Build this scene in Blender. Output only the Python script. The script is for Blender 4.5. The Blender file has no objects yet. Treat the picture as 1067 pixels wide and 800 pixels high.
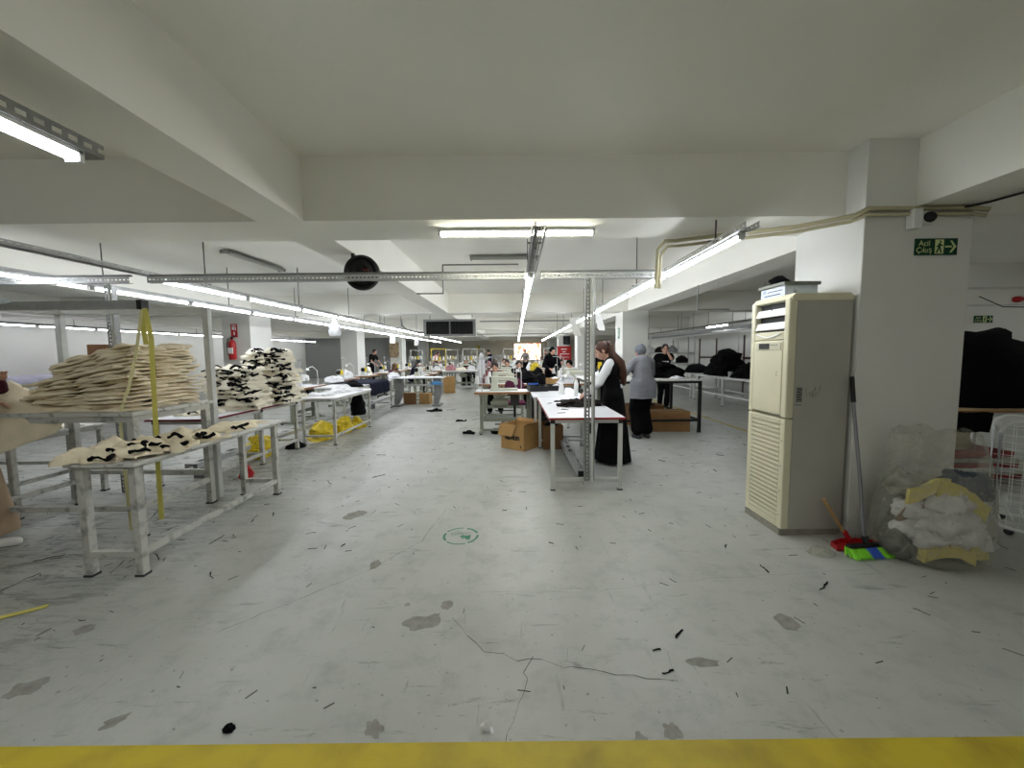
import bpy, bmesh, math, random
from math import sin, cos, pi, radians, sqrt, atan2
from mathutils import Vector, Matrix, Euler, noise
scene = bpy.context.scene
COL = scene.collection
rnd = random.Random(7)

# ------------------------------------------------------------------ materials
def lin(c):
    return tuple(((v/255)/12.92 if v/255 <= .04045 else ((v/255+.055)/1.055)**2.4) for v in c) + (1,)

MATS = {}
def mat(name, c, rough=.6, metal=0, var=.0, scale=6, bump=0, bscale=60, spec=.4, c2=None, coat=0, stretch=None, thr=None, sheen=0):
    if name in MATS: return MATS[name]
    m = bpy.data.materials.new(name); m.use_nodes = True
    nt = m.node_tree; b = nt.nodes['Principled BSDF']
    b.inputs['Roughness'].default_value = rough; b.inputs['Metallic'].default_value = metal
    b.inputs['Specular IOR Level'].default_value = spec
    b.inputs['Coat Weight'].default_value = coat
    b.inputs['Base Color'].default_value = lin(c)
    tc = nt.nodes.new('ShaderNodeTexCoord'); src = tc.outputs['Object']
    if stretch:
        mp = nt.nodes.new('ShaderNodeMapping'); mp.inputs['Scale'].default_value = stretch
        nt.links.new(src, mp.inputs['Vector']); src = mp.outputs['Vector']
    if var or c2:
        n = nt.nodes.new('ShaderNodeTexNoise'); n.inputs['Scale'].default_value = scale; n.inputs['Detail'].default_value = 5
        nt.links.new(src, n.inputs['Vector'])
        r = nt.nodes.new('ShaderNodeValToRGB')
        a = lin(c); d = lin(c2) if c2 else tuple(x*(1-var) for x in a[:3])+(1,)
        r.color_ramp.elements[0].color = d; r.color_ramp.elements[1].color = a
        lo, hi = thr if thr else (.3, .65)
        r.color_ramp.elements[0].position = lo; r.color_ramp.elements[1].position = hi
        nt.links.new(n.outputs['Fac'], r.inputs['Fac']); nt.links.new(r.outputs['Color'], b.inputs['Base Color'])
    if bump:
        n2 = nt.nodes.new('ShaderNodeTexNoise'); n2.inputs['Scale'].default_value = bscale; n2.inputs['Detail'].default_value = 4
        nt.links.new(src, n2.inputs['Vector'])
        bp = nt.nodes.new('ShaderNodeBump'); bp.inputs['Strength'].default_value = bump; bp.inputs['Distance'].default_value = .01
        nt.links.new(n2.outputs['Fac'], bp.inputs['Height']); nt.links.new(bp.outputs['Normal'], b.inputs['Normal'])
    MATS[name] = m
    return m

def emit(name, c, s):
    if name in MATS: return MATS[name]
    m = bpy.data.materials.new(name); m.use_nodes = True
    b = m.node_tree.nodes['Principled BSDF']
    b.inputs['Base Color'].default_value = lin(c); b.inputs['Emission Color'].default_value = lin(c)
    b.inputs['Emission Strength'].default_value = s
    MATS[name] = m; return m

M_wall = mat('white_wall_paint', (222,222,216), .75, var=.06, scale=1.2, bump=.15, bscale=40)
M_ceil = mat('ceiling_paint', (240,239,231), .8, var=.05, scale=.8, bump=.15, bscale=30)
M_greywall = mat('grey_partition_paint', (150,151,150), .8, var=.06, scale=1)
M_steel = mat('white_painted_steel', (200,202,198), .45, var=.12, scale=9, bump=.1)
M_worn = mat('worn_white_steel', (192,192,185), .5, c2=(140,140,134), scale=14, thr=(.3,.5), bump=.15)
M_galv = mat('galvanised_steel', (182,184,184), .42, .35, var=.15, scale=20)
M_galvd = mat('dull_galvanised_steel', (138,139,137), .5, .3, var=.2, scale=14)
M_top = mat('white_laminate', (232,233,238), .3, var=.05, scale=3, spec=.5)
M_wtop = mat('scuffed_white_board', (205,205,200), .5, c2=(150,148,142), scale=18, thr=(.32,.46))
M_maroon = mat('maroon_edge', (110,22,44), .45)
M_rededge = mat('red_edge', (150,36,40), .45)
M_woodedge = mat('wood_edge', (165,120,80), .55, var=.25, scale=8, stretch=(1,8,8))
M_black = mat('black_plastic', (18,18,19), .5)
M_dark = mat('dark_grey_plastic', (52,53,54), .5)
M_blackcloth = mat('black_cloth', (14,14,16), .95, var=.3, scale=12, bump=.6, bscale=45, spec=.1)
M_browncloth = mat('dark_brown_cloth', (34,29,28), .95, var=.3, scale=14, bump=.5, spec=.1)
M_navy = mat('navy_cloth', (24,28,48), .9, var=.2, scale=10, bump=.4, spec=.15)
M_cream = mat('cream_cotton', (240,228,200), .9, var=.12, scale=9, bump=.35, bscale=30, spec=.15)
M_cream2 = mat('pale_cream_cotton', (242,236,218), .9, var=.1, scale=9, bump=.4, bscale=34, spec=.15)
M_white = mat('white_cloth', (228,229,232), .85, var=.08, scale=9, bump=.4, bscale=24, spec=.2)
M_paper = mat('white_paper', (232,232,230), .7, var=.04)
M_card = mat('brown_cardboard', (178,140,88), .85, var=.15, scale=5, bump=.08, bscale=80)
M_card2 = mat('dark_brown_cardboard', (128,92,58), .85, var=.15, scale=5)
M_yellow = mat('yellow_plastic', (222,196,40), .45, var=.12, scale=10)
M_palegreen = mat('machine_cream_green', (196,198,180), .4, var=.06, scale=8)
M_mwhite = mat('machine_white', (226,228,226), .35)
M_greyleg = mat('grey_green_stand', (140,143,128), .5, var=.15, scale=8)
M_purple = mat('purple_upholstery', (92,30,62), .85, bump=.3)
M_skin = mat('skin', (205,160,138), .55, var=.06, scale=20)
M_accream = mat('aged_cream_plastic', (222,217,188), .4, var=.06, scale=3)
M_acside = mat('grey_beige_enamel', (176,174,164), .42, var=.06, scale=5)
M_red = mat('red_enamel', (176,32,36), .35)
M_blue = mat('blue_plastic', (40,92,190), .4)
M_teal = mat('teal_blue_cloth', (60,120,170), .7)
M_lilac = mat('lilac_white_sheet', (208,206,226), .8, var=.08, scale=6)

# floor paint: worn grey epoxy with scuffs, grime and speckles
def floor_mat():
    m = bpy.data.materials.new('grey_floor_paint'); m.use_nodes = True
    nt = m.node_tree; b = nt.nodes['Principled BSDF']; N = nt.nodes.new; L = nt.links.new
    tc = N('ShaderNodeTexCoord')
    def nz(scale, detail=6, rough=.6, stretch=None, rot=0, dist=0):
        mp = N('ShaderNodeMapping'); L(tc.outputs['Object'], mp.inputs['Vector'])
        if stretch: mp.inputs['Scale'].default_value = stretch
        mp.inputs['Rotation'].default_value = (0,0,rot)
        n = N('ShaderNodeTexNoise'); n.inputs['Scale'].default_value = scale; n.inputs['Detail'].default_value = detail
        n.inputs['Roughness'].default_value = rough; n.inputs['Distortion'].default_value = dist
        L(mp.outputs['Vector'], n.inputs['Vector']); return n.outputs['Fac']
    def ramp(f, a, z, lo=0, hi=1):
        r = N('ShaderNodeMapRange'); r.inputs['From Min'].default_value = a; r.inputs['From Max'].default_value = z
        r.inputs['To Min'].default_value = lo; r.inputs['To Max'].default_value = hi; L(f, r.inputs['Value']); return r.outputs['Result']
    def mul(a, c):
        n = N('ShaderNodeMath'); n.operation = 'MULTIPLY'; L(a, n.inputs[0])
        if isinstance(c, (int, float)): n.inputs[1].default_value = c
        else: L(c, n.inputs[1])
        return n.outputs[0]
    def mix(f, a, c):
        n = N('ShaderNodeMix'); n.data_type = 'RGBA'; L(f, n.inputs['Factor'])
        if isinstance(a, tuple): n.inputs['A'].default_value = a
        else: L(a, n.inputs['A'])
        n.inputs['B'].default_value = c; return n.outputs['Result']
    col = mix(ramp(nz(.9), .35, .7), lin((178,180,174)), lin((164,166,160)))
    col = mix(mul(ramp(nz(5, 8, .7), .5, .72), .45), col, lin((126,128,122)))
    col = mix(mul(ramp(nz(2.2, 8, .75, (1,6,1), .5, .6), .595, .66), .62), col, lin((112,113,108)))     # scuffs
    col = mix(mul(ramp(nz(1.6, 8, .75, (7,1,1), .35, .8), .62, .67), .5), col, lin((122,122,117)))
    col = mix(mul(ramp(nz(34, 3, .5), .68, .72), .55), col, lin((88,88,84)))                             # specks
    # dirt trodden in among the tables on the left
    sx = N('ShaderNodeSeparateXYZ'); L(tc.outputs['Object'], sx.inputs['Vector'])
    zone = ramp(sx.outputs['X'], -2.0, -3.0)
    d = ramp(nz(3.0, 9, .8, (1,4.5,1), -.25, 1.0), .49, .60)
    col = mix(mul(mul(d, zone), .75), col, lin((84,83,80)))
    L(col, b.inputs['Base Color'])
    L(ramp(nz(3.5, 6), .3, .7, .30, .5), b.inputs['Roughness'])
    b.inputs['Specular IOR Level'].default_value = .45
    bp = N('ShaderNodeBump'); bp.inputs['Strength'].default_value = .12; bp.inputs['Distance'].default_value = .01
    L(nz(14, 6), bp.inputs['Height']); L(bp.outputs['Normal'], b.inputs['Normal'])
    return m
M_floor = floor_mat()

def film_mat():
    m = bpy.data.materials.new('clear_plastic_film'); m.use_nodes = True
    nt = m.node_tree; nt.nodes.clear(); N = nt.nodes.new; L = nt.links.new
    o = N('ShaderNodeOutputMaterial'); t = N('ShaderNodeBsdfTransparent'); g = N('ShaderNodeBsdfPrincipled')
    t.inputs['Color'].default_value = (.95,.95,.92,1)
    g.inputs['Base Color'].default_value = lin((198,198,188)); g.inputs['Roughness'].default_value = .22
    fr = N('ShaderNodeLayerWeight'); fr.inputs['Blend'].default_value = .35
    tc = N('ShaderNodeTexCoord'); nz = N('ShaderNodeTexNoise'); nz.inputs['Scale'].default_value = 8; nz.inputs['Detail'].default_value = 7; nz.inputs['Distortion'].default_value = 3
    L(tc.outputs['Object'], nz.inputs['Vector'])
    mr = N('ShaderNodeMapRange'); mr.inputs['From Min'].default_value = .4; mr.inputs['From Max'].default_value = .75
    mr.inputs['To Min'].default_value = .10; mr.inputs['To Max'].default_value = .40; L(nz.outputs['Fac'], mr.inputs['Value'])
    ad = N('ShaderNodeMath'); ad.operation = 'MULTIPLY_ADD'; L(fr.outputs['Facing'], ad.inputs[0]); ad.inputs[1].default_value = .22; L(mr.outputs['Result'], ad.inputs[2])
    mx = N('ShaderNodeMixShader'); L(ad.outputs[0], mx.inputs['Fac']); L(t.outputs[0], mx.inputs[1]); L(g.outputs[0], mx.inputs[2])
    L(mx.outputs[0], o.inputs['Surface']); return m
M_film = film_mat()
M_clear = film_mat()

# ------------------------------------------------------------------ mesh builder
class MB:
    def __init__(s): s.v = []; s.f = []; s.m = []; s.xf = None
    def add(s, vs, fs, mi=0):
        o = len(s.v)
        for p in vs:
            p = Vector(p)
            s.v.append(s.xf @ p if s.xf else p)
        for f in fs: s.f.append(tuple(i+o for i in f)); s.m.append(mi)
        return s
    def box(s, x0, x1, y0, y1, z0, z1, mi=0):
        return s.add([(x0,y0,z0),(x1,y0,z0),(x1,y1,z0),(x0,y1,z0),(x0,y0,z1),(x1,y0,z1),(x1,y1,z1),(x0,y1,z1)],
              [(3,2,1,0),(4,5,6,7),(0,1,5,4),(1,2,6,5),(2,3,7,6),(3,0,4,7)], mi)
    def cbox(s, c, d, mi=0): return s.box(c[0]-d[0]/2, c[0]+d[0]/2, c[1]-d[1]/2, c[1]+d[1]/2, c[2]-d[2]/2, c[2]+d[2]/2, mi)
    def obox(s, c, d, rot=(0,0,0), mi=0):
        R = Matrix.Translation(c) @ Euler(rot).to_matrix().to_4x4()
        q = MB(); q.cbox((0,0,0), d); return s.add([R @ Vector(p) for p in q.v], q.f, mi)
    def loft(s, rings, cap=True, mi=0, closed=True):
        n = len(rings[0]); vs = [p for r in rings for p in r]; fs = []
        for i in range(len(rings)-1):
            for j in range(n if closed else n-1):
                k = (j+1) % n; fs.append((i*n+j, i*n+k, (i+1)*n+k, (i+1)*n+j))
        if cap and closed:
            fs.append(tuple(range(n-1,-1,-1))); fs.append(tuple((len(rings)-1)*n+j for j in range(n)))
        return s.add(vs, fs, mi)
    def tube(s, pts, r, n=8, mi=0, cap=True):
        pts = [Vector(p) for p in pts]; rings = []
        rr = r if isinstance(r, (list, tuple)) else [r]*len(pts)
        up = None
        for i, p in enumerate(pts):
            t = (pts[min(i+1, len(pts)-1)] - pts[max(i-1, 0)]).normalized()
            if up is None:
                up = Vector((0,0,1)) if abs(t.z) < .9 else Vector((1,0,0))
            a = t.cross(up)
            if a.length < 1e-4: a = t.cross(Vector((0,1,0)))
            a.normalize(); b = t.cross(a).normalized(); up = -b if False else up
            rings.append([p + (a*cos(2*pi*j/n) + b*sin(2*pi*j/n))*rr[i] for j in range(n)])
        return s.loft(rings, cap, mi)
    def cyl(s, p0, p1, r, n=12, mi=0): return s.tube([p0, p1], r, n, mi)
    def lathe(s, prof, c=(0,0,0), n=20, mi=0, axis='z'):
        rings = []
        for (r, z) in prof:
            ring = []
            for j in range(n):
                a = 2*pi*j/n; x, y = r*cos(a), r*sin(a)
                q = {'z':(x,y,z), 'y':(x,z,-y), 'x':(z,x,y)}[axis]
                ring.append(Vector(c)+Vector(q))
            rings.append(ring)
        return s.loft(rings, True, mi)
    def ell(s, c, r, n=14, m=9, mi=0, rot=None):
        rings = []
        for i in range(m+1):
            ph = pi*(i+.0001)/(m+.0002) ; z = -cos(ph); q = sin(ph)
            rg = []
            for j in range(n):
                p = Vector((r[0]*q*cos(2*pi*j/n), r[1]*q*sin(2*pi*j/n), r[2]*z))
                if rot: p = rot @ p
                rg.append(Vector(c)+p)
            rings.append(rg)
        return s.loft(rings, True, mi)
    def poly(s, pts, z, mi=0):
        return s.add([(p[0],p[1],z) for p in pts], [tuple(range(len(pts)))], mi)
    def prism(s, pts, z0, z1, mi=0):
        return s.loft([[Vector((p[0],p[1],z0)) for p in pts], [Vector((p[0],p[1],z1)) for p in pts]], True, mi)
    def ribbon(s, pts, w, mi=0, t=.0015):
        rings = []
        W = Vector(w)
        for i, p in enumerate(pts):
            p = Vector(p); tg = (Vector(pts[min(i+1,len(pts)-1)])-Vector(pts[max(i-1,0)])).normalized()
            nn = tg.cross(W).normalized()*t
            rings.append([p-W/2-nn, p+W/2-nn, p+W/2+nn, p-W/2+nn])
        return s.loft(rings, True, mi)
    def build(s, name, mats, parent=None, smooth=False, bevel=0, ang=40, loc=None, sub=0):
        me = bpy.data.meshes.new(name)
        me.from_pydata(s.v, [], s.f)
        for m in (mats if isinstance(mats, (list, tuple)) else [mats]): me.materials.append(m)
        me.polygons.foreach_set('material_index', s.m)
        bm = bmesh.new(); bm.from_mesh(me); bmesh.ops.recalc_face_normals(bm, faces=bm.faces); bm.to_mesh(me); bm.free()
        if smooth:
            me.shade_smooth()
            me.set_sharp_from_angle(angle=radians(ang))
        o = bpy.data.objects.new(name, me); COL.objects.link(o)
        if parent: o.parent = parent
        if loc: o.location = loc
        if bevel:
            b = o.modifiers.new('Bevel', 'BEVEL'); b.width = bevel; b.segments = 2; b.limit_method = 'ANGLE'; b.angle_limit = radians(50)
        if sub:
            q = o.modifiers.new('Subdivision', 'SUBSURF'); q.levels = sub; q.render_levels = sub
        return o

def tag(o, label=None, cat=None, group=None, kind=None):
    if label: o['label'] = label
    if cat: o['category'] = cat
    if group: o['group'] = group
    if kind: o['kind'] = kind
    return o
def thing(name, label, cat, loc=(0,0,0), rz=0, group=None):
    o = bpy.data.objects.new(name, None); COL.objects.link(o); o.empty_display_size = .1
    o.location = loc; o.rotation_euler = (0,0,rz)
    return tag(o, label, cat, group)
def struct(o): o['kind'] = 'structure'; return o
def dup(root, loc, rz=None, label=None, group=None):
    kids = {}
    for c in bpy.data.objects:
        if c.parent: kids.setdefault(c.parent, []).append(c)
    r = root.copy(); COL.objects.link(r); r.location = loc
    if rz is not None: r.rotation_euler = (0,0,rz)
    if label: r['label'] = label
    if group: r['group'] = group
    for ch in kids.get(root, []):
        c = ch.copy(); COL.objects.link(c); c.parent = r
        for g in kids.get(ch, []):
            d = g.copy(); COL.objects.link(d); d.parent = c
    return r

def text_mb(body, size, mi=0, depth=.001):
    cu = bpy.data.curves.new('lettering', 'FONT'); cu.body = body; cu.size = size; cu.extrude = depth
    cu.align_x = 'CENTER'; cu.align_y = 'CENTER'
    o = bpy.data.objects.new('lettering', cu); COL.objects.link(o)
    bpy.context.view_layer.update()
    me = bpy.data.meshes.new_from_object(o.evaluated_get(bpy.context.evaluated_depsgraph_get()))
    vs = [v.co.copy() for v in me.vertices]; fs = [tuple(p.vertices) for p in me.polygons]
    bpy.data.objects.remove(o); bpy.data.meshes.remove(me); bpy.data.curves.remove(cu)
    return vs, fs

def blob_mesh(caps, voxel=.02, smooth=3, fac=.5):
    """Fuse tapered capsules (p0, p1, r0, r1, squash) into one continuous surface; returns verts and faces."""
    mb = MB()
    for c in caps:
        p0, p1, r0, r1 = Vector(c[0]), Vector(c[1]), c[2], c[3]
        sq = c[4] if len(c) > 4 else 1
        t = p1-p0; L = t.length
        if L < 1e-5: t = Vector((0,0,1)); L = 0
        t.normalize()
        a = t.cross(Vector((0,1,0)))
        if a.length < .2: a = t.cross(Vector((1,0,0)))
        a.normalize(); b = a.cross(t).normalized()
        rings = []
        for k in range(4):
            q = (k+.12)/4*pi/2
            rings.append([p0 - t*r0*cos(q) + (a*cos(2*pi*j/12) + b*sq*sin(2*pi*j/12))*r0*sin(q) for j in range(12)])
        for q in (0, .5, 1):
            r = r0+(r1-r0)*q
            rings.append([p0+t*L*q + (a*cos(2*pi*j/12) + b*sq*sin(2*pi*j/12))*r for j in range(12)])
        for k in range(3,-1,-1):
            q = (k+.12)/4*pi/2
            rings.append([p1 + t*r1*cos(q) + (a*cos(2*pi*j/12) + b*sq*sin(2*pi*j/12))*r1*sin(q) for j in range(12)])
        mb.loft(rings)
    o = mb.build('fused', M_skin)
    md = o.modifiers.new('r', 'REMESH'); md.mode = 'VOXEL'; md.voxel_size = voxel
    if smooth:
        sm = o.modifiers.new('s', 'SMOOTH'); sm.iterations = smooth; sm.factor = fac
    bpy.context.view_layer.update()
    me = bpy.data.meshes.new_from_object(o.evaluated_get(bpy.context.evaluated_depsgraph_get()))
    vs = [v.co.copy() for v in me.vertices]; fs = [tuple(p.vertices) for p in me.polygons]
    old = o.data; bpy.data.objects.remove(o); bpy.data.meshes.remove(me); bpy.data.meshes.remove(old)
    return vs, fs

def fold(vs, amp, sc, seed=0, st=(1,1,.45)):
    """cloth folds: push vertices about by noise"""
    out = []
    for v in vs:
        q = Vector((v.x*sc*st[0]+seed, v.y*sc*st[1]-seed, v.z*sc*st[2]))
        out.append(v + noise.noise_vector(q)*amp)
    return out

def cloth_slab(w, d, h, seed, nx=12, ny=9, rough=.25, wav=.5, edge=.12, rp=6, rk=.75, es=None):
    """one folded garment lying flat: rumpled closed slab, base at z=0; returns an MB"""
    mb = MB(); es = seed if es is None else es
    def pt(i, j, top):
        u = -1+2*i/nx; v = -1+2*j/ny
        ex = 1+edge*noise.noise(Vector((v*2.2, es*3.1, .3 if u > 0 else 5.7)))*1.6
        ey = 1+edge*noise.noise(Vector((u*2.2, es*2.3, 9.1 if v > 0 else 4.4)))*1.6
        x = u*w/2*ex; y = v*d/2*ey
        rim = max(abs(u), abs(v)); r = 1-rim**rp*rk
        nz = noise.noise(Vector((u*2.4*w/.5+seed, v*2.4*d/.5, seed*1.7)))
        zt = h*(.62+wav*nz)*r + h*.15*noise.noise(Vector((u*7, v*7, seed)))
        zb = h*.35*wav*noise.noise(Vector((u*2.4*w/.5+seed, v*2.4*d/.5, seed*1.7)))*r*.5
        return (x, y, max(zt, zb+.003) if top else max(0, zb))
    vs = [pt(i,j,1) for i in range(nx+1) for j in range(ny+1)] + [pt(i,j,0) for i in range(nx+1) for j in range(ny+1)]
    n = (nx+1)*(ny+1); I = lambda i,j,b=0: i*(ny+1)+j+b*n
    fs = []
    for i in range(nx):
        for j in range(ny):
            fs.append((I(i,j),I(i+1,j),I(i+1,j+1),I(i,j+1))); fs.append((I(i,j,1),I(i,j+1,1),I(i+1,j+1,1),I(i+1,j,1)))
    for i in range(nx):
        fs.append((I(i,0),I(i,0,1),I(i+1,0,1),I(i+1,0))); fs.append((I(i,ny),I(i+1,ny),I(i+1,ny,1),I(i,ny,1)))
    for j in range(ny):
        fs.append((I(0,j),I(0,j+1),I(0,j+1,1),I(0,j,1))); fs.append((I(nx,j),I(nx,j,1),I(nx,j+1,1),I(nx,j+1)))
    mb.add(vs, fs); return mb

def heap(name, w, d, h, seed, m, loc, label, cat, rz=0, kind=None, amp=.06, sc=3.2, n=40, prof=1.3, parent=None, group=None, m2=None):
    """a rumpled mound of cloth, base at z=0"""
    mb = MB(); rings = []
    R = 16
    for i in range(R+1):
        t = i/R; a = (1-t**prof)**.55 if t < 1 else 0.002
        ring = []
        for j in range(n):
            th = 2*pi*j/n
            c = Vector((cos(th)*w/2*a, sin(th)*d/2*a, h*t))
            q = Vector((c.x*sc+seed, c.y*sc, c.z*sc*1.6))
            f = noise.noise_vector(q)*amp + noise.noise_vector(q*2.7)*amp*.55 + noise.noise_vector(q*6)*amp*.22
            f.z *= .6
            p = c + f*(1 if i else .6)
            if i == 0: p.z = 0
            p.z = max(0, p.z)
            ring.append(p)
        rings.append(ring)
    mb.loft(rings)
    o = mb.build(name, m, parent, smooth=True, ang=80, loc=loc); o.rotation_euler.z = rz
    if label: tag(o, label, cat, group, kind)
    return o

# perforated steel strip: a real ladder of slots. a = long axis, b = width axis
def perf(mb, o, a, b, L, w, t=.002, pitch=.04, slot=(.022,.012), mi=0, solid_from=None):
    ax = {'x':Vector((1,0,0)),'y':Vector((0,1,0)),'z':Vector((0,0,1))}
    A, B = ax[a], ax[b]; C = A.cross(B); O = Vector(o)
    def bx(a0, a1, b0, b1):
        vs = [O+A*p+B*q+C*r for r in (-t/2, t/2) for (p,q) in ((a0,b0),(a1,b0),(a1,b1),(a0,b1))]
        mb.add(vs, [(0,1,2,3),(7,6,5,4),(0,4,5,1),(1,5,6,2),(2,6,7,3),(3,7,4,0)], mi)
    e = (w-slot[1])/2
    bx(0, L, 0, e); bx(0, L, w-e, w)
    end = L if solid_from is None else min(L, solid_from)
    x = 0; g = pitch-slot[0]
    while x < end-.001:
        bx(x, min(x+g, L), e, w-e); x += pitch
    if solid_from is not None and solid_from < L: bx(end, L, e, w-e)

# ------------------------------------------------------------------ the room
CZ, BZ = 2.97, 2.49
X0, X1, Y0, Y1 = -13.0, 12.0, -5.0, 38.0
def slab(name, m, x0, x1, y0, y1, z0, z1, bevel=0, kind=True):
    mb = MB(); mb.box(x0, x1, y0, y1, z0, z1); o = mb.build(name, m, bevel=bevel)
    if kind: struct(o)
    return o
floor = slab('floor', M_floor, X0-.2, X1+.2, Y0-.2, Y1+.2, -.2, 0)
slab('ceiling', M_ceil, X0-.2, X1+.2, Y0-.2, Y1+.2, CZ, CZ+.2)
slab('wall_left', M_wall, X0-.2, X0, Y0-.2, Y1+.2, 0, CZ)
slab('wall_front', M_wall, X0, X1, Y0-.2, Y0, 0, CZ)
slab('wall_right', M_wall, 8.2, 8.4, 7.3, Y1, 0, CZ)
slab('wall_right_niche', M_wall, 8.2, X1, 7.2, 7.3, 0, CZ)
slab('wall_right_outer', M_wall, X1, X1+.2, Y0-.2, 7.4, 0, CZ)
slab('wall_left_partition', M_greywall, X0, -7.45, 24.9, 25.05, 0, CZ)
# far wall with its window opening
wx0, wx1, wz0, wz1 = .2, 2.85, .75, 2.42
mb = MB(); mb.box(X0, wx0, Y1, Y1+.2, 0, CZ); mb.box(wx1, X1, Y1, Y1+.2, 0, CZ); mb.box(wx0, wx1, Y1, Y1+.2, 0, wz0); mb.box(wx0, wx1, Y1, Y1+.2, wz1, CZ)
struct(mb.build('wall_back', M_wall))
def window_mat():
    m = bpy.data.materials.new('daylit_window'); m.use_nodes = True; nt = m.node_tree; b = nt.nodes['Principled BSDF']; N = nt.nodes.new; L = nt.links.new
    tc = N('ShaderNodeTexCoord'); n = N('ShaderNodeTexNoise'); n.inputs['Scale'].default_value = 2.2; n.inputs['Detail'].default_value = 2
    L(tc.outputs['Object'], n.inputs['Vector'])
    r = N('ShaderNodeValToRGB'); e = r.color_ramp.elements
    e[0].position = .36; e[0].color = lin((238,120,80)); e[1].position = .46; e[1].color = lin((255,240,214))
    L(n.outputs['Fac'], r.inputs['Fac']); L(r.outputs['Color'], b.inputs['Emission Color']); b.inputs['Emission Strength'].default_value = 1.5
    b.inputs['Base Color'].default_value = lin((230,225,215)); return m
wf = MB()
for x in (wx0, wx0+.88, wx0+1.76, wx1-.05): wf.box(x, x+.05, Y1-.04, Y1+.06, wz0, wz1)
for z in (wz0, wz1-.05): wf.box(wx0+.05, wx1-.05, Y1-.04, Y1+.06, z, z+.05)
wn = struct(wf.build('window_1', M_dark))
pn = MB(); pn.box(wx0, wx1, Y1+.08, Y1+.1, wz0, wz1); pn.build('window_pane', window_mat(), wn)

for i, y in enumerate((-3.85, 3.15, 10.15, 17.15, 24.15, 31.15)):
    x1 = X1 if y < 7 else 8.2
    slab('beam', M_ceil, X0, x1, y, y+.53, BZ, CZ)
for (xa, xb) in ((-11.9,-11.45), (-7.05,-6.6), (-1.97,-1.61), (2.97,3.42), (7.7,8.15)):
    ys = [Y0, -3.85, -3.32, 3.15, 3.68, 10.15, 10.68, 17.15, 17.68, 24.15, 24.68, 31.15, 31.68, Y1]
    for k in range(0, len(ys), 2):
        if xa > 7 and ys[k] < 7.2: continue
        slab('beam', M_ceil, xa, xb, ys[k], ys[k+1], BZ, CZ)
for y in (2.97, 10.2, 17.2, 24.2, 31.2):
    if y < 4: slab('column', M_wall, 2.6, 3.4, y, y+.7, 0, BZ, .006); slab('column', M_wall, 2.6, 2.97, y, 3.15, BZ, CZ, .004); continue
    slab('column', M_wall, 2.86, 3.52, y, y+.7, 0, BZ, .006)
    slab('column', M_wall, -7.45, -6.72, y, y+.9, 0, BZ, .006)
slab('column', M_wall, -7.45, -6.72, 3.0, 3.9, 0, BZ, .006)
# ---- niche wall on the right: trunking, baseboard, door leaf
mb = MB()
mb.box(8.2, 12, 7.185, 7.2, 0, .1); struct(mb.build('baseboard_niche', M_wall))
mb = MB(); mb.box(8.2, 9.35, 7.17, 7.2, 2.52, 2.55); mb.box(9.32, 9.35, 7.17, 7.2, 1.95, 2.55); mb.box(8.2, 11, 7.17, 7.2, 2.22, 2.245)
struct(mb.build('trim_1', M_steel))
# ---- floor paint: yellow line at the front, thin one on the right, green stencil, cracks, peeled patches (all flat on the floor)
M_yline = mat('yellow_floor_paint', (196,176,44), .5, c2=(166,146,40), scale=5, thr=(.3,.6))
mb = MB(); mb.box(-12.9, 11.9, .92, 1.365, 0, .0012); mb.build('floor_line', M_yline, floor)
mb = MB(); mb.box(4.22, 4.29, 5.2, 20, 0, .0012); mb.build('floor_line', M_yline, floor)
M_stencil = mat('green_stencil_paint', (52,120,92), .6, c2=(80,140,116), scale=30)
mb = MB(); cx, cy, rr = -.42, 3.04, .132
for (a0, a1) in ((20,75),(88,150),(160,215),(225,292),(300,365)):
    n = 10; o_, i_ = [], []
    for k in range(n+1):
        a = radians(a0+(a1-a0)*k/n); wob = .012 if a0 in (20,300,160) else .006
        o_.append((cx+cos(a)*rr*1.08, cy+sin(a)*rr*1.1)); i_.append((cx+cos(a)*(rr-wob)*1.03, cy+sin(a)*(rr-wob)*1.04))
    for k in range(n): mb.add([(p[0],p[1],.0015) for p in (o_[k],o_[k+1],i_[k+1],i_[k])], [(0,1,2,3)])
ar = [(0,.02),(.03,.045),(.03,.03),(.075,.03),(.09,.05),(.09,-.05),(.06,-.05),(.05,-.022),(.03,-.022),(.03,-.04)]
mb.poly([(cx+p[0]*.95-.008, cy+p[1]*.9-.022) for p in ar], .0015)
for (tx, ox, oy) in (('ACİL', -.045, .055), ('ÇIKIŞ', -.03, .028)):
    vs, fs = text_mb(tx, .034, depth=0)
    R = Matrix.Rotation(radians(22), 4, 'Z')
    mb.add([R @ Vector((v.x*1.25, v.y, 0)) + Vector((cx+ox, cy+oy, .0015)) for v in vs], fs)
mb.build('floor_stencil', M_stencil, floor)
M_crack = mat('floor_crack', (70,70,66), .9)
def crack(pts, w, seed, jit=.02):
    r = random.Random(seed); P = []
    for a, b in zip(pts, pts[1:]):
        a, b = Vector(a+(0,)), Vector(b+(0,)); n = max(2, int((b-a).length/.06))
        for k in range(n): P.append(a.lerp(b, k/n) + Vector((r.uniform(-jit,jit), r.uniform(-jit,jit), 0)))
    P.append(Vector(pts[-1]+(0,)))
    m = MB()
    for k in range(len(P)-1):
        t = (P[k+1]-P[k]).normalized(); nn = Vector((-t.y, t.x, 0))*w*r.uniform(.3,1)
        m.add([P[k]-nn, P[k+1]-nn, P[k+1]+nn, P[k]+nn], [(0,1,2,3)])
    for i in range(len(m.v)): m.v[i] = Vector((m.v[i].x, m.v[i].y, .0011))
    m.build('floor_crack', M_crack, floor)
crack([(-.33,2.05),(-.2,1.86),(0,1.77),(.35,1.70),(.72,1.63)], .0022, 1)
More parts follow.
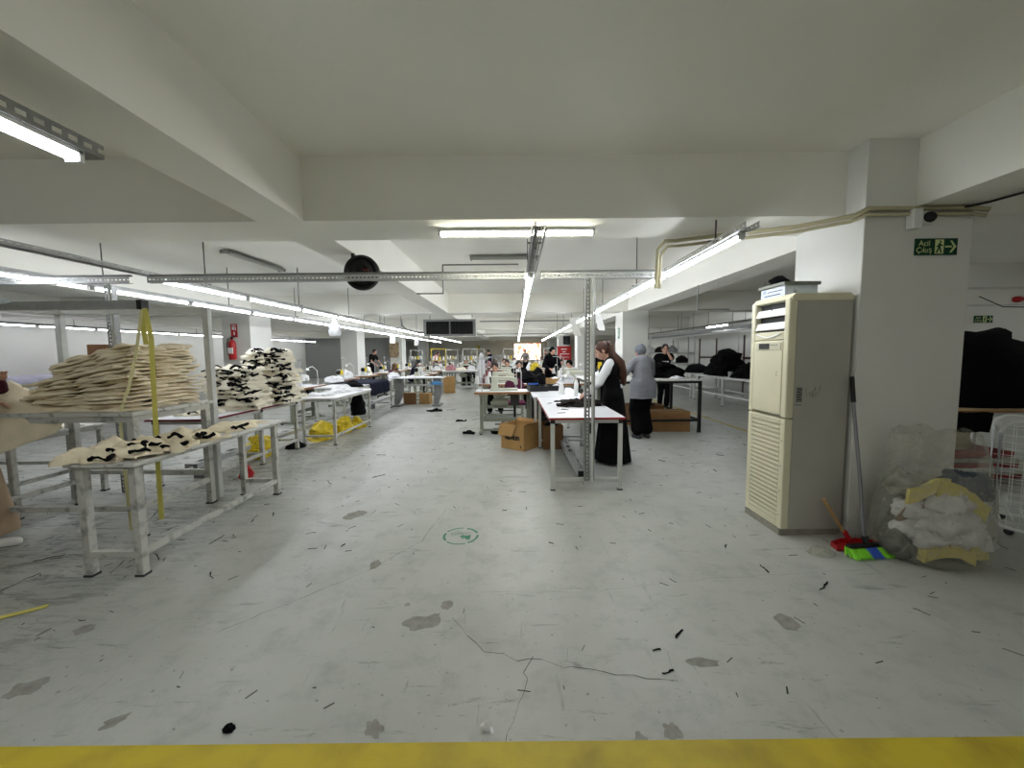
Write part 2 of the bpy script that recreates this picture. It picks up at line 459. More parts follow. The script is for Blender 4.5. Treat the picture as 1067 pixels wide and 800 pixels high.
crack([(.07,1.76),(.03,1.58),(-.03,1.4),(-.06,1.3)], .0018, 2)
crack([(-1.55,1.98),(-.98,2.55),(-.72,2.95),(-.63,3.6)], .0018, 3, .008)
crack([(-.2,2.3),(.4,2.28),(1.3,2.42),(2.4,2.5)], .0009, 4, .01)
crack([(-9,9.7),(-1.5,9.65),(2.5,9.7),(8,9.6)], .012, 5, .01)
crack([(.72,1.63),(.74,1.8)], .001, 8, .006); crack([(.25,1.72),(.26,1.83)], .001, 9, .005)
crack([(-3.6,5.2),(-1.6,8.2),(-.8,9.6)], .003, 6, .01)
M_peel = mat('bare_concrete', (150,149,142), .9, c2=(130,129,122), scale=25)
def patch(x, y, w, d, seed, rz=0):
    m = MB(); n = 22; P = []
    for k in range(n):
        a = 2*pi*k/n; q = 1+.45*noise.noise(Vector((cos(a)*1.6+seed*4, sin(a)*1.6, seed)))+.18*noise.noise(Vector((cos(a)*5+seed, sin(a)*5, 2)))
        px, py = cos(a)*w/2*q, sin(a)*d/2*q
        P.append((x+px*cos(rz)-py*sin(rz), y+px*sin(rz)+py*cos(rz)))
    m.poly(P, .001); m.build('floor_patch', M_peel, floor)
for k, p in enumerate([(-.5,2.03,.2,.12,.3),(-.39,2.17,.07,.08,0),(-.96,2.62,.07,.12,0),(-1.44,3.48,.2,.16,.9),(-2.15,1.63,.14,.1,.4),(1.46,2.0,.11,.13,0),(.88,1.73,.14,.06,0),(-1.6,1.46,.09,.06,.6),(-.55,1.42,.06,.1,.8),(.6,1.4,.07,.07,0),(-.62,2.18,.03,.03,0),(.47,1.36,.05,.09,0),(-2.3,2.0,.1,.07,0)]):
    patch(p[0], p[1], p[2], p[3], k+1.3, p[4])

# ------------------------------------------------------------------ lamps, channels and rails overhead
E_tube = emit('lit_tube', (244,248,255), 26)
E_warm = emit('lit_tube_warm', (255,252,232), 26)
M_off = mat('unlit_diffuser', (150,150,140), .4)
def batten(name, label, loc, rz, L=1.36, lit=E_tube, group=None, w=.042, body=M_mwhite):
    """slim LED batten: white body, round-edged glowing diffuser, end caps; bottom of the diffuser at z=0"""
    t = thing(name, label, 'ceiling lamp', loc, rz, group)
    b = MB(); b.box(-w*.5, w*.5, -L/2, L/2, .028, .045); b.build('lamp_body', body, t, bevel=.003)
    d = MB(); prof = [(w*.46*cos(a), .028-.028*sin(a)) for a in [pi*k/8 for k in range(9)]]
    d.loft([[Vector((p[0], y, p[1])) for p in prof] for y in (-L/2+.02, L/2-.02)]); d.build('diffuser', lit, t, smooth=True)
    for s in (-1, 1):
        c = MB(); c.box(-w*.5, w*.5, s*(L/2)-.01-.01*s, s*(L/2)+.01-.01*s, -.002, .046); c.build('end_cap', body, t)
    return t
ZT = 2.235
def row(title, where, xa, ya, xb, yb, ych, mf, gap=(), n_max=99, lit=E_tube):
    """a slotted steel channel hung on rods, and the lit battens screwed under it"""
    rz = -atan2(xb-xa, yb-ya); L = sqrt((xb-xa)**2+(yb-ya)**2); back = ya-ych
    d = Vector((sin(-rz), cos(-rz), 0))
    o = Vector((xa, ya, 0)) - d*back
    t = thing('lighting_channel', 'slotted steel channel carrying '+where, 'cable channel', (o.x, o.y, ZT+.045), rz)
    LL = L+back
    c = MB(); c.box(-.045, .045, back, LL, 0, .003)
    for s in (-1, 1): c.box(s*.045-.008, s*.045+.008, 0, back, 0, .003)
    for k_ in range(int(back/.3)): c.box(-.045, .045, .3*k_, .3*k_+.02, .02, .023)
    for s in (-1, 1): perf(c, (s*.045, 0, 0), 'y', 'z', LL, .042, pitch=.05, slot=(.028,.012), solid_from=9)
    c.build('channel', mf, t)
    y = .5; k = 0
    while y < LL and k < 9:
        gx, gy = o.x+d.x*y, o.y+d.y*y
        inb = any(b-.1 <= gy <= b+.63 for b in (3.15, 10.15, 17.15, 24.15))
        h = (BZ if inb else CZ) - (ZT+.045)
        r = MB(); r.cyl((0,y,.0), (0,y,h), .006, 6); r.box(-.06,.06,y-.015,y+.015,.042,.05); r.build('hanger_rod', M_dark, t)
        y += 2.1; k += 1
    if back > .2:
        c = MB()
        for xx, rr_ in ((-.027,.006),(-.012,.009),(.006,.007),(.024,.006)): c.cyl((xx,.01,.012),(xx,back,.012), rr_, 6)
        c.build('cable', M_galvd, t)
    p0 = None; k = 0; pitch = 1.42; y = .72
    while y < L and k < n_max:
        if not any(abs(k-g) < .5 for g in gap):
            q = Vector((xa, ya, 0)) + d*y
            loc = (q.x, q.y, ZT)
            lab = 'lit batten lamp under '+title
            if p0 is None: p0 = batten('batten_lamp', lab, loc, rz, lit=lit, group='lit lamps in '+title)
            else: dup(p0, loc, rz)
        y += pitch; k += 1
row('the inner channel over the left aisle', 'the lit lamps that run beside the left aisle', -3.74, 4.2, -3.62, 28.1, 2.3, M_galv)
row('the outer channel left of the aisle row', 'the lit lamps behind the left aisle row', -4.88, 3.2, -4.9, 27.6, 2.2, M_galv, gap=(0.99,) if False else ())
row('the short middle channel above the sewing line', 'the lit lamps above the middle sewing line', .21, 4.15, .46, 27.2, 2.72, M_galv)
row('the right channel beside the upright post', 'the lit lamps right of the upright post', 1.63, 2.8, 1.98, 25.6, 2.72, M_galv)
row('the far left channel along the wall', 'the lit lamps along the left wall', -12.0, 8.6, -12.0, 24.4, 8.3, M_galvd, lit=emit('lit_tube_dim', (246,248,255), 14))
row('the side channel by the right wall shelves', 'the lit lamps by the right wall shelves', 6.6, 12.0, 6.6, 24, 8.6, M_galvd, n_max=1)
# lamps on the ceiling and beams
t = batten('batten_lamp', 'lit lamp fixed under the front cross beam', (.05, 3.38, BZ-.06), pi/2, 1.30, E_warm, w=.07)
t = batten('batten_lamp', 'short lit lamp on the ceiling behind the slotted rail', (-.1, 7.9, CZ-.05), pi/2, 1.1, E_warm, w=.07)
t = batten('batten_lamp', 'dim grey unlit lamp on the ceiling above the middle channel', (-.1, 6.24, CZ-.07), pi/2, 1.05, M_off, w=.13, body=M_galvd)
t = batten('batten_lamp', 'dim grey unlit lamp on the ceiling left of the black disc', (-4.01, 6.33, CZ-.07), -.05, 1.3, M_off, w=.13, body=M_galvd)
for x, y, r, l in ((-.2, 14, pi/2, 'lit lamp on the ceiling beyond the second cross beam'), (.9, 20.5, pi/2, 'lit lamp on the ceiling above the far sewing tables'), (-4, 33.5, pi/2, 'added fill lamp on the ceiling left before the end wall'), (1.5, 34.5, pi/2, 'added fill lamp on the ceiling before the bright end window'), (-9, 20.5, 0, 'lit lamp on the ceiling over the dim far left bay')):  # the two before the end wall are added to lighten it
    batten('batten_lamp', l, (x, y, CZ-.05), r, 1.3, E_warm, w=.07)
t = thing('lighting_channel', 'short slotted channel with a lit lamp at the upper left corner', 'cable channel', (-1.76, -.9, ZT+.045))
c = MB(); c.box(-.05, .05, 0, 2.63, 0, .003)
for s in (-1, 1): perf(c, (s*.05, 0, 0), 'y', 'z', 2.63, .055, pitch=.055, slot=(.034,.02))
c.build('channel', M_galvd, t)
for y in (.4, 2.2):
    r = MB(); r.cyl((0,y,0), (0,y,BZ-ZT-.045), .006, 6); r.build('hanger_rod', M_dark, t)
batten('batten_lamp', 'nearest lit lamp under the channel at the upper left corner', (-1.75, .98, ZT), 0, 1.36, w=.06)
E_fill = emit('fill_tube', (252,252,252), 28)
for x, y, l in ((1.2,-2.2,'added fill lamp behind the camera position, nearer the middle'),(5.0,-2.0,'added fill lamp behind the camera position, on the right'),(-4.2,-1.6,'added fill lamp behind the camera position, on the left')):
    batten('batten_lamp', l, (x, y, CZ-.05), pi/2, 1.3, E_fill, w=.1)  # unseen lamps added to brighten beams, column and floor in front
batten('batten_lamp', 'added fill lamp in the bay right of the near column', (9.2, 4.6, CZ-.05), 0, 1.3, E_fill, w=.07)  # unseen, added to brighten the niche wall
# cross rails of slotted angle and the posts that carry them
def rail(x0, x1, y, label):
    t = thing('slotted_rail', label, 'steel rail', ((x0+x1)/2, y, 2.195))
    L = x1-x0; m = MB()
    perf(m, (-L/2, 0, 0), 'x', 'z', L, .06, pitch=.04, slot=(.022,.012)); perf(m, (-L/2, 0, 0), 'x', 'y', L, .05, pitch=.04, slot=(.022,.012))
    m.build('angle', M_galv, t)
    q = MB(); q.cyl((-L/2,.03,.075),(L/2,.03,.075), .012, 8); q.build('conduit', M_galvd, t)
    return t
rail(-3.66, .13, 4.03, 'slotted steel rail crossing between the left rows and the middle channel')
rail(.3, 1.56, 4.03, 'short slotted steel rail on top of the upright post')
rail(-5.6, -3.84, 4.03, 'slotted steel rail on top of the left post')
def post(x, y, z0, z1, label):
    t = thing('slotted_post', label, 'steel post', (x, y, z0)); h = z1-z0
    m = MB(); perf(m, (-.045, 0, 0), 'z', 'x', h, .05, pitch=.04, slot=(.022,.014)); perf(m, (-.045, 0, 0), 'z', 'y', h, .05, pitch=.04, slot=(.022,.014))
    m.build('angle', M_galvd, t)
    m = MB(); m.tube([(.03, -.01, 0), (.028, -.01, h*.5), (.022,-.01,h)], .012, 8); m.build('conduit', M_steel, t)
    m = MB(); m.box(.05, .053, -.02, .03, 0, h); perf(m, (.05, 0, 0), 'z', 'y', h, .04, pitch=.04, slot=(.022,.014)); m.build('cover_strip', M_galvd, t)
    return t
post(.79, 4.0, .12, 2.19, 'slotted steel post bolted to the near end of the white table')
post(-4.16, 4.13, 0, 2.19, 'slotted steel post rising behind the cream fabric stack')

# round black ringed disc under the beam
t = thing('round_speaker', 'round black ringed disc hanging behind the slotted rail', 'speaker', (-1.54, 4.15, 2.295))
m = MB(); m.lathe([(.0,-.05),(.17,-.05),(.205,-.035),(.21,0),(.205,.03),(.18,.04),(.16,.02),(.150,.012),(.145,.02),(.10,.028),(.055,.008),(.05,.02),(.02,.028),(0,.029)], n=40, axis='y')
for i in range(len(m.v)): m.v[i] = Vector((m.v[i].x, -m.v[i].y if False else m.v[i].y, m.v[i].z))
m2 = MB()
prof = [(.0,.05),(.17,.05),(.2,.035),(.205,0),(.2,-.03),(.175,-.04),(.155,-.02),(.147,-.012),(.142,-.02),(.10,-.03),(.055,-.008),(.05,-.02),(.02,-.028),(0,-.029)]
m2.loft([[Vector((.88*r*cos(2*pi*j/40), yy, .88*r*sin(2*pi*j/40))) for j in range(40)] for r, yy in [(max(r,.0005), y) for r, y in prof]])
m2.build('cone', M_black, t, smooth=True, ang=35)
m = MB(); m.box(-.1,-.07,-.02,.02,.12,BZ-2.295); m.build('bracket', M_dark, t)
m = MB(); m.box(.02,.08,-.034,-.026,.02,.026); m.build('red_mark', M_red, t)

# hanging ventilation unit with dark grille
t = thing('ventilation_unit', 'wide grey ventilation box with two dark grilles under the ceiling', 'air vent', (-1.85, 11.9, 2.0))
m = MB(); m.box(-.74,.74,0,.6,0,.46); m.build('casing', M_galv, t, bevel=.01)
fr = MB()
for a in ((-.78,.78,-.04,0,-.02,.04),(-.78,.78,-.04,0,.42,.48),(-.78,-.70,-.04,0,.04,.42),(.70,.78,-.04,0,.04,.42),(-.015,.015,-.03,0,.04,.42)): fr.box(*a)
fr.build('frame', M_galvd, t)
for s in (-1, 1):
    g = MB()
    for k in range(15):
        x = s*.36-.32+k*.0457; g.obox((x,-.012,.23),(.004,.03,.38),(0,0,.5))
    g.box(s*.36-.34, s*.36+.34, -.002, -.001, .04, .42)
    g.build('grille', M_black, t)
m = MB()
for sx in (-.65,.65): m.cyl((sx,.3,.46),(sx,.3,CZ-2.0),.008,6)
m.build('hanger_rod', M_dark, t)
m = MB(); m.tube([(-.74,.25,.1),(-1.0,.2,.1),(-1.3,.1,.18),(-1.42,0,.3),(-1.45,0,.5)], .025, 8); m.build('drain_hose', M_galvd, t, smooth=True)

# pipes on the front beam and the column
M_pipe = mat('cream_painted_pipe', (178,172,140), .5)
def pipe(name, label, runs, m, cat='pipe'):
    mb = MB()
    for pts, r in runs: mb.tube(pts, r, 8)
    o = mb.build(name, m, smooth=True, ang=60); tag(o, label, cat); return o
pipe('wall_pipe', 'pair of cream pipes along the front beam, bending round the column',
     [([(1.37,3.78,2.05),(1.37,3.74,2.4),(1.40,3.66,2.45),(1.5,3.66,2.455),(2.3,3.25,2.44),(2.55,3.0,2.44),(2.6,2.945,2.47),(3.36,2.945,2.47),(3.43,2.9,2.44)], .018),
      ([(1.41,3.80,2.05),(1.41,3.78,2.35),(1.44,3.70,2.415),(1.55,3.70,2.42),(2.3,3.29,2.41),(2.55,3.04,2.41),(2.59,2.95,2.43),(3.34,2.945,2.43),(3.41,2.9,2.40)], .014)], M_pipe)
pipe('ceiling_cable', 'dark cable running along the right beam beside the column top', [([(3.28,2.94,2.47),(3.36,2.85,2.475),(3.46,2.4,2.478),(3.5,1.6,2.478),(3.55,.6,2.478)], .008)], M_black, 'cable')
pipe('drooping_cable', 'thin black cable drooping across the far right wall', [([(8.1,6.9,2.35),(8.4,6.8,2.16),(8.8,6.6,2.12),(9.2,6.4,2.2),(9.8,6.2,2.45)], .008)], M_black, 'cable')
# conduit loops on ceilings
pipe('ceiling_conduit', 'thin grey conduit bent over the ceiling right of the black disc', [([(.1,5.3,2.62),(-.9,5.3,2.62)],.01),([(-.9,5.3,2.62),(-.9,5.3,2.25)],.01),([(-.9,5.3,2.25),(-1.25,5.3,2.25)],.01)], M_galvd)
pipe('ceiling_conduit', 'thin grey conduit under the right beam behind the lit channel', [([(2.9,6.2,2.47),(2.9,6.2,2.1)],.01),([(2.9,6.2,2.1),(3.4,6.2,2.1)],.01)], M_galvd)
# long thin rails and conduits across the back hall
for (x0, x1, y, z, l) in ((-1.0,2.6,12.5,2.46,'grey conduit across the ceiling behind the ventilation box'), (-3.2,2.8,19.5,2.40,'grey conduit across the ceiling of the far hall'), (-12,-7.5,23.8,2.42,'dark conduit across the grey partition wall')):
    pipe('ceiling_conduit', l, [([(x0,y,z),(x1,y,z)], .02)], M_galvd)
m = MB()
for y in (13.6,):
    pass
for k in range(2):
    t = thing('overhead_rack', ('inner', 'outer')[k]+' long grey overhead rail before the right wall', 'overhead rail', (5.6+k*1.2, 8.3, 2.02+.06*k))
    m = MB(); perf(m, (0,0,0), 'y', 'x', 12, .1, pitch=.3, slot=(.2,.06)); m.box(-.01,.0,0,12,0,.06); m.box(.1,.11,0,12,0,.06); m.build('rail', M_galvd, t)
    for y in (.6,4,8,11.5):
        r = MB(); r.cyl((.05,y,0),(.05,y,CZ-2.02-.06*k),.006,6); r.build('hanger_rod', M_dark, t)

# signs, alarm, camera on column
def exit_sign(label, loc, w, h):
    t = thing('exit_sign', label, 'sign', loc)
    G = mat('sign_green', (14,62,40), .25); P = mat('sign_pale', (200,214,150), .4)
    m = MB(); m.box(-w/2, w/2, -.008, 0, -h/2, h/2); m.build('sign_panel', G, t, bevel=.001)
    q = MB(); y = -.0095
    def flat(pts): q.add([(p[0]*w, y, p[1]*h) for p in pts], [tuple(range(len(pts)))])
    for tx, zz, sx in (('Acil', .19, -.29), ('Çıkış', -.21, -.29)):
        vs, fs = text_mb(tx, h*.46, depth=0); q.add([(v.x+sx*w, y, v.y+zz*h) for v in vs], fs)
    flat([(-.04,-.42),(.17,-.42),(.17,.42),(-.04,.42)])
    flat([(.2,-.05),(.36,-.05),(.36,.05),(.2,.05)]); flat([(.31,.36),(.36,.36),(.47,0),(.36,-.36),(.31,-.36),(.40,0)])
    q.build('lettering', P, t)
    r = MB(); y2 = -.0105
    def f2(pts): r.add([(p[0]*w, y2, p[1]*h) for p in pts], [tuple(range(len(pts)))])
    r.add([(.085*w+.022*w*cos(a), y2, .29*h+.075*h*sin(a)) for a in [2*pi*k/10 for k in range(10)]], [tuple(range(10))])
    f2([(.04,.2),(.10,.2),(.09,-.08),(.03,-.08)]); f2([(.03,-.08),(.07,-.08),(.02,-.38),(-.02,-.36)]); f2([(.06,-.05),(.10,-.1),(.13,-.36),(.09,-.36)])
    f2([(.04,.18),(.03,.06),(-.01,.04),(-.01,-.02),(.05,0)]); f2([(.09,.18),(.15,.06),(.14,0),(.08,.1)])
    r.build('running_figure', G, t)
    return t
exit_sign('dark green exit sign with white arrow on the near column', (3.13, 2.968, 2.2), .31, .12)
exit_sign('small green exit sign on the far right white wall', (8.55, 7.198, 1.98), .34, .13)
t = thing('wall_camera', 'white box with round dark lens high on the near column', 'camera', (2.97, 2.97, 2.39))
m = MB(); m.box(-.07,.0,-.06,0,-.07,.07); m.build('box', M_mwhite, t, bevel=.006)
m = MB(); m.lathe([(.0,0),(.062,0),(.062,.03),(.05,.05),(.0,.05)], n=24)
m.v = [Vector((p.x+.055, -p.z-.0, p.y*.85+.01)) for p in m.v]; m.build('ring', M_mwhite, t, smooth=True)
m = MB(); m.ell((.055,-.05,.01),(.046,.03,.038),18,10); m.build('lens', M_black, t, smooth=True)
t = thing('alarm_sounder', 'small red alarm sounder on the far right white wall', 'alarm', (9.13, 7.2, 2.33))
m = MB(); m.lathe([(0,0),(.09,0),(.09,.04),(.05,.08),(0,.08)], n=16); m.v = [Vector((p.x,-p.z,p.y*.6)) for p in m.v]; m.build('housing', M_red, t, smooth=True)
# fire extinguisher with sign on left column
t = thing('fire_extinguisher', 'red fire extinguisher hanging on the left column', 'fire extinguisher', (-7.13, 10.09, 1.36))
m = MB(); m.lathe([(0,0),(.075,0),(.085,.02),(.085,.40),(.07,.46),(.03,.49),(.03,.52),(0,.52)], n=20); m.build('cylinder', M_red, t, smooth=True)
m = MB(); m.box(-.02,.02,-.02,.02,.52,.56); m.obox((.03,0,.58),(.12,.02,.015),(0,-.3,0)); m.obox((.03,0,.555),(.1,.02,.012),(0,.15,0)); m.build('valve', M_black, t)
m = MB(); m.tube([(-.03,0,.53),(-.1,0,.52),(-.12,-.01,.4),(-.11,-.02,.2),(-.1,-.02,.12)], .012, 8); m.build('hose', M_black, t, smooth=True)
m = MB(); m.box(-.06,.06,-.0865,-.06,.15,.3); m.build('paper_label', M_paper, t)
t = thing('fire_sign', 'tall red and white fire extinguisher sign on the left column', 'sign', (-7.13, 10.198, 2.1))
m = MB(); m.box(-.085,.085,-.004,0,-.17,.17); m.build('sign_panel', M_red, t)
m = MB(); m.box(-.05,.015,-.006,-.004,.02,.10); m.box(-.05,.05,-.006,-.004,.12,.145); m.box(.03,.05,-.006,-.004,.0,.1); m.add([(-.03,-.006,-.06),(.03,-.006,-.06),(0,-.006,-.13)],[(0,1,2)]); m.box(-.012,.012,-.006,-.004,-.06,-.02); m.build('pictogram', M_paper, t)
# red hose cabinet and speaker on far right column
t = thing('hose_cabinet', 'red fire hose cabinet with white lettering on a far column', 'fire cabinet', (3.2, 23.98, 1.0))
m = MB(); m.box(-.42,.42,0,.2,0,.85); m.build('body', M_red, t, bevel=.01)
m = MB(); m.box(-.38,.38,-.015,0,.04,.81); d = m.build('door', M_red, t)
m = MB(); m.box(-.2,.15,-.02,-.015,.64,.70); m.box(-.12,.08,-.02,-.015,.48,.53); m.box(-.25,.3,-.02,-.015,.36,.40); m.box(-.26,-.22,-.02,-.015,.05,.4); m.build('white_lettering', M_paper, t)
t = thing('wall_speaker', 'black box speaker above the red hose cabinet', 'speaker', (3.35, 24.0, 1.95)); m = MB(); m.box(-.2,.2,0,.2,0,.5); m.build('box', M_black, t, bevel=.01)
m = MB()
for z in (.15,.36): m.lathe([(.11,0),(.10,.01),(.0,.0)], n=16); 
m.v = [Vector((p.x, -p.z-.001, p.y+(.15 if i < len(m.v)/2 else .36))) for i, p in enumerate(m.v)]; m.build('cone', M_dark, t)
t = thing('wall_sign', 'small yellow square sign on the far end wall', 'sign', (-3.2, 37.95, 2.0)); m = MB(); m.box(-.16,.16,0,.04,-.2,.2); m.build('sign_panel', M_yellow, t)
m = MB(); m.add([(-.1,-.002,-.1),(.1,-.002,-.1),(0,-.002,.1)],[(0,1,2)]); m.build('pictogram', M_black, t)
t = thing('wall_notice', 'green and white notice on the second right column', 'notice', (2.855, 10.55, 1.95)); m = MB(); m.box(-.004,0,-.1,.1,-.14,.14); m.build('sheet', mat('notice_green', (90,130,100), .6), t)
m = MB()
for k in range(4): m.box(-.006,-.004,-.07,.07-.03*(k%2),.08-k*.05,.095-k*.05)
m.build('text_lines', M_paper, t)
t = thing('wall_notice', 'beige poster with dark marks on the far left column', 'poster', (-7.2, 24.19, 1.75)); m = MB(); m.box(-.3,.3,-.01,0,-.5,.45); m.build('sheet', mat('poster_beige', (170,150,120), .7, c2=(90,70,50), scale=5, thr=(.3,.5)), t)

# ------------------------------------------------------------------ tables
def table(name, label, x0, x1, y0, y1, h, top=M_top, frame=M_steel, edge=None, leg=.04, tt=.022, apron=.04, low=.13, legs_y=None, inset=.02, lowrails='H', cat='table', caps=False, rounded=0, group=None):
    cx, cy = (x0+x1)/2, (y0+y1)/2; W, D = x1-x0, y1-y0
    t = thing(name, label, cat, (cx, cy, 0), 0, group)
    m = MB(); 
    if rounded:
        pts = []
        for (sx, sy, a0) in ((1,1,0),(-1,1,90),(-1,-1,180),(1,-1,270)):
            for k in range(5):
                a = radians(a0+k*22.5); pts.append((sx*(W/2-rounded)+rounded*cos(a), sy*(D/2-rounded)+rounded*sin(a)))
        m.prism(pts, h-tt, h)
    else: m.box(-W/2, W/2, -D/2, D/2, h-tt, h)
    m.build('tabletop', top, t, bevel=.003)
    if edge:
        e = MB(); q = .004
        e.box(-W/2-q, W/2+q, -D/2-q, -D/2, h-tt-.002, h-.002); e.box(-W/2-q, W/2+q, D/2, D/2+q, h-tt-.002, h-.002)
        e.box(-W/2-q, -W/2, -D/2, D/2, h-tt-.002, h-.002); e.box(W/2, W/2+q, -D/2, D/2, h-tt-.002, h-.002)
        e.build('edge_band', edge, t)
    a, b = W/2-inset, D/2-inset; z = h-tt
    f = MB()
    for s in (-1, 1):
        f.box(s*a-leg/2-s*leg/2, s*a+leg/2-s*leg/2, -b+leg, b-leg, z-apron, z)
        f.box(-a+leg, a-leg, s*b-leg/2-s*leg/2, s*b+leg/2-s*leg/2, z-apron, z)
    f.build('apron', frame, t)
    ys = legs_y or (-b+leg/2, b-leg/2)
    for yy in ys:
        for s in (-1, 1):
            l = MB(); x = s*(a-leg/2); l.box(x-leg/2, x+leg/2, yy-leg/2, yy+leg/2, .012, z if not caps else z-.0)
            o = l.build('leg', frame, t, bevel=.003)
            ft = MB(); ft.box(x-leg*.6, x+leg*.6, yy-leg*.6, yy+leg*.6, 0, .014); ft.build('plastic_foot', M_dark, o)
            if not caps: continue
            ft = MB(); ft.box(x-leg/2-.002, x+leg/2+.002, yy-leg/2-.002, yy+leg/2+.002, z-.045, z-.002)
            ft.build('corner_cap', M_black, o)
    rr = leg*.38
    def bar_(*a):
        q = MB(); q.box(*a); q.build('stretcher', frame, t)
    if 'H' in lowrails or 'S' in lowrails:
        for yy in ys: bar_(-a+leg, a-leg, yy-rr, yy+rr, low, low+rr*2)
    if 'H' in lowrails: bar_(-rr, rr, ys[0]+rr, ys[-1]-rr, low, low+rr*2)
    if 'L' in lowrails:
        for s in (-1, 1): bar_(s*(a-leg/2)-rr, s*(a-leg/2)+rr, ys[0]+leg/2, ys[-1]-leg/2, low, low+rr*2)
    if 'R' in lowrails: bar_(a-leg/2-rr, a-leg/2+rr, ys[0]+leg/2, ys[-1]-leg/2, low, low+rr*2)
    return t
# left foreground: narrow bench, raised packing table with its overhead frame, low table, maroon-edged table
bench = table('work_bench', 'narrow worn white steel bench in front at left with cream pieces on it', -2.87, -2.42, 2.46, 4.17, .77, M_wtop, M_worn, leg=.05, apron=.02, lowrails='SR', legs_y=(-.79,.72), inset=.03)
pack = table('packing_table', 'raised grey steel table carrying the tall cream fabric stack', -4.34, -2.95, 3.03, 3.86, 1.02, M_wtop, M_worn, leg=.055, tt=.03, lowrails='L', low=.22, apron=.05)
for a_ in ((-.62,.62,-.39,-.35,.22,.26),(-.62,.62,.35,.39,.3,.34)):
    m = MB(); m.box(*a_); m.build('stretcher', M_worn, pack)
# overhead frame: two uprights with a top bar, and a long bar with a black end cap
fr = thing('hanging_rack', 'white steel rack with uprights rising over the cream fabric stack', 'rack', (-3.73, 3.79, 0))
for x in (-.72, .73):
    m = MB(); m.box(x-.028,x+.028,.1,.156,.012,1.93); u = m.build('upright', M_steel, fr, bevel=.004)
m = MB(); m.box(-.69,.70,.1,.156,1.87,1.93); m.build('top_bar', M_steel, fr, bevel=.004)
m = MB(); m.box(-.748,-.692,-.57,.1,1.87,1.92); m.build('side_bar', M_steel, fr, bevel=.004)
bar = MB(); bar.box(-2.0,.76,-.63,-.57,1.83,1.90); bo = bar.build('long_bar', M_galv, fr, bevel=.004)
m = MB(); m.box(.76,.80,-.632,-.568,1.828,1.902); m.build('black_end_cap', M_black, bo)
lowt = table('work_bench', 'low steel table at the far left with a cream bundle on its corner', -6.0, -4.42, 3.4, 4.25, .745, M_wtop, M_worn, leg=.045, lowrails='SL', low=.3)
redt = table('work_table', 'white table with maroon edge carrying two cream and black garment piles', -4.0, -3.3, 4.24, 6.1, .77, M_top, M_worn, M_maroon, leg=.045, lowrails='SR', legs_y=(-.85,.0,.85), caps=True)
wt1 = table('work_table', 'white round-cornered table on the left with crumpled white cloth and yellow sacks beneath', -3.4, -2.82, 6.2, 7.95, .77, M_top, M_worn, leg=.042, lowrails='SR', rounded=.12, legs_y=(-.8,.75))
wt2 = table('work_table', 'white table on the left draped with navy cloth', -4.1, -3.25, 8.1, 10.7, .78, M_top, M_worn, leg=.042, lowrails='SR')
# long floor rail with clutter running under the left tables
t = thing('cable_duct', 'long grey steel duct on the floor under the left tables', 'cable duct', (-3.75, 4.5, .0))
m = MB(); perf(m, (-.07,0,.2), 'y', 'x', 9.5, .14, pitch=.25, slot=(.16,.08), solid_from=6); m.box(-.075,-.07,0,9.5,.14,.2); m.box(.07,.075,0,9.5,.14,.2); m.build('channel', M_galv, t)
for y in (.1,3,6,9):
    m = MB(); m.box(-.06,.06,y,y+.04,0,.2); m.build('support', M_galvd, t)
# right white tables, end to end
rt1 = table('work_table', 'white table with red edge standing at the slotted post', .38, 1.17, 4.03, 5.98, .78, M_top, M_steel, M_rededge, leg=.042, lowrails='S', caps=True, low=.1)
rt2 = table('work_table', 'white table behind the red-edged one with dark trays on its far end', .32, 1.12, 6.02, 7.55, .78, M_top, M_steel, None, leg=.042, lowrails='S')
t = thing('cable_duct', 'grey slotted duct lying along the floor under the white table', 'cable duct', (.78, 4.32, .0))
m = MB(); perf(m, (-.05,0,.13), 'y', 'x', 2.4, .1, pitch=.25, slot=(.16,.05)); m.box(-.055,-.05,0,2.4,.06,.13); m.box(.05,.055,0,2.4,.06,.13); m.build('channel', M_galv, t)
for y in (.1,1.2,2.2):
    m = MB(); m.box(-.04,.04,y,y+.04,0,.127); m.build('support', M_galvd, t)
m = MB(); m.box(-.045,.045,-.006,0,.065,.125); m.build('black_end', M_black, t)
# black-legged table behind, right wall tables, table under the black heap
blkt = table('work_table', 'table with thin black legs where the woman in grey works', 1.35, 3.4, 6.95, 8.3, .95, M_wtop, M_black, leg=.05, lowrails='SL', low=.2)
rwt = table('long_table', 'long white steel table by the right wall under the black heap', 5.5, 6.35, 8.6, 12.0, .78, M_wtop, M_steel, leg=.05, lowrails='SL', legs_y=(-1.6, 0, 1.6), low=.28)
rwt2 = table('long_table', 'second long white steel table by the right wall, farther back', 5.5, 6.35, 12.1, 15.5, .78, M_wtop, M_steel, leg=.05, lowrails='SL', low=.28)
nt = table('work_table', 'wood-edged table behind the near column under the big black heap', 4.62, 6.4, 4.1, 5.4, .8, mat('plywood', (190,160,116), .6, var=.2, scale=5, stretch=(1,6,6)), M_steel, M_woodedge, leg=.045, lowrails='S')
lwt = table('long_table', 'white table along the left wall with wrapped sheets on it', -12.6, -11.3, 8.2, 11.6, .88, M_lilac, M_steel, leg=.05, lowrails='S', low=.2)

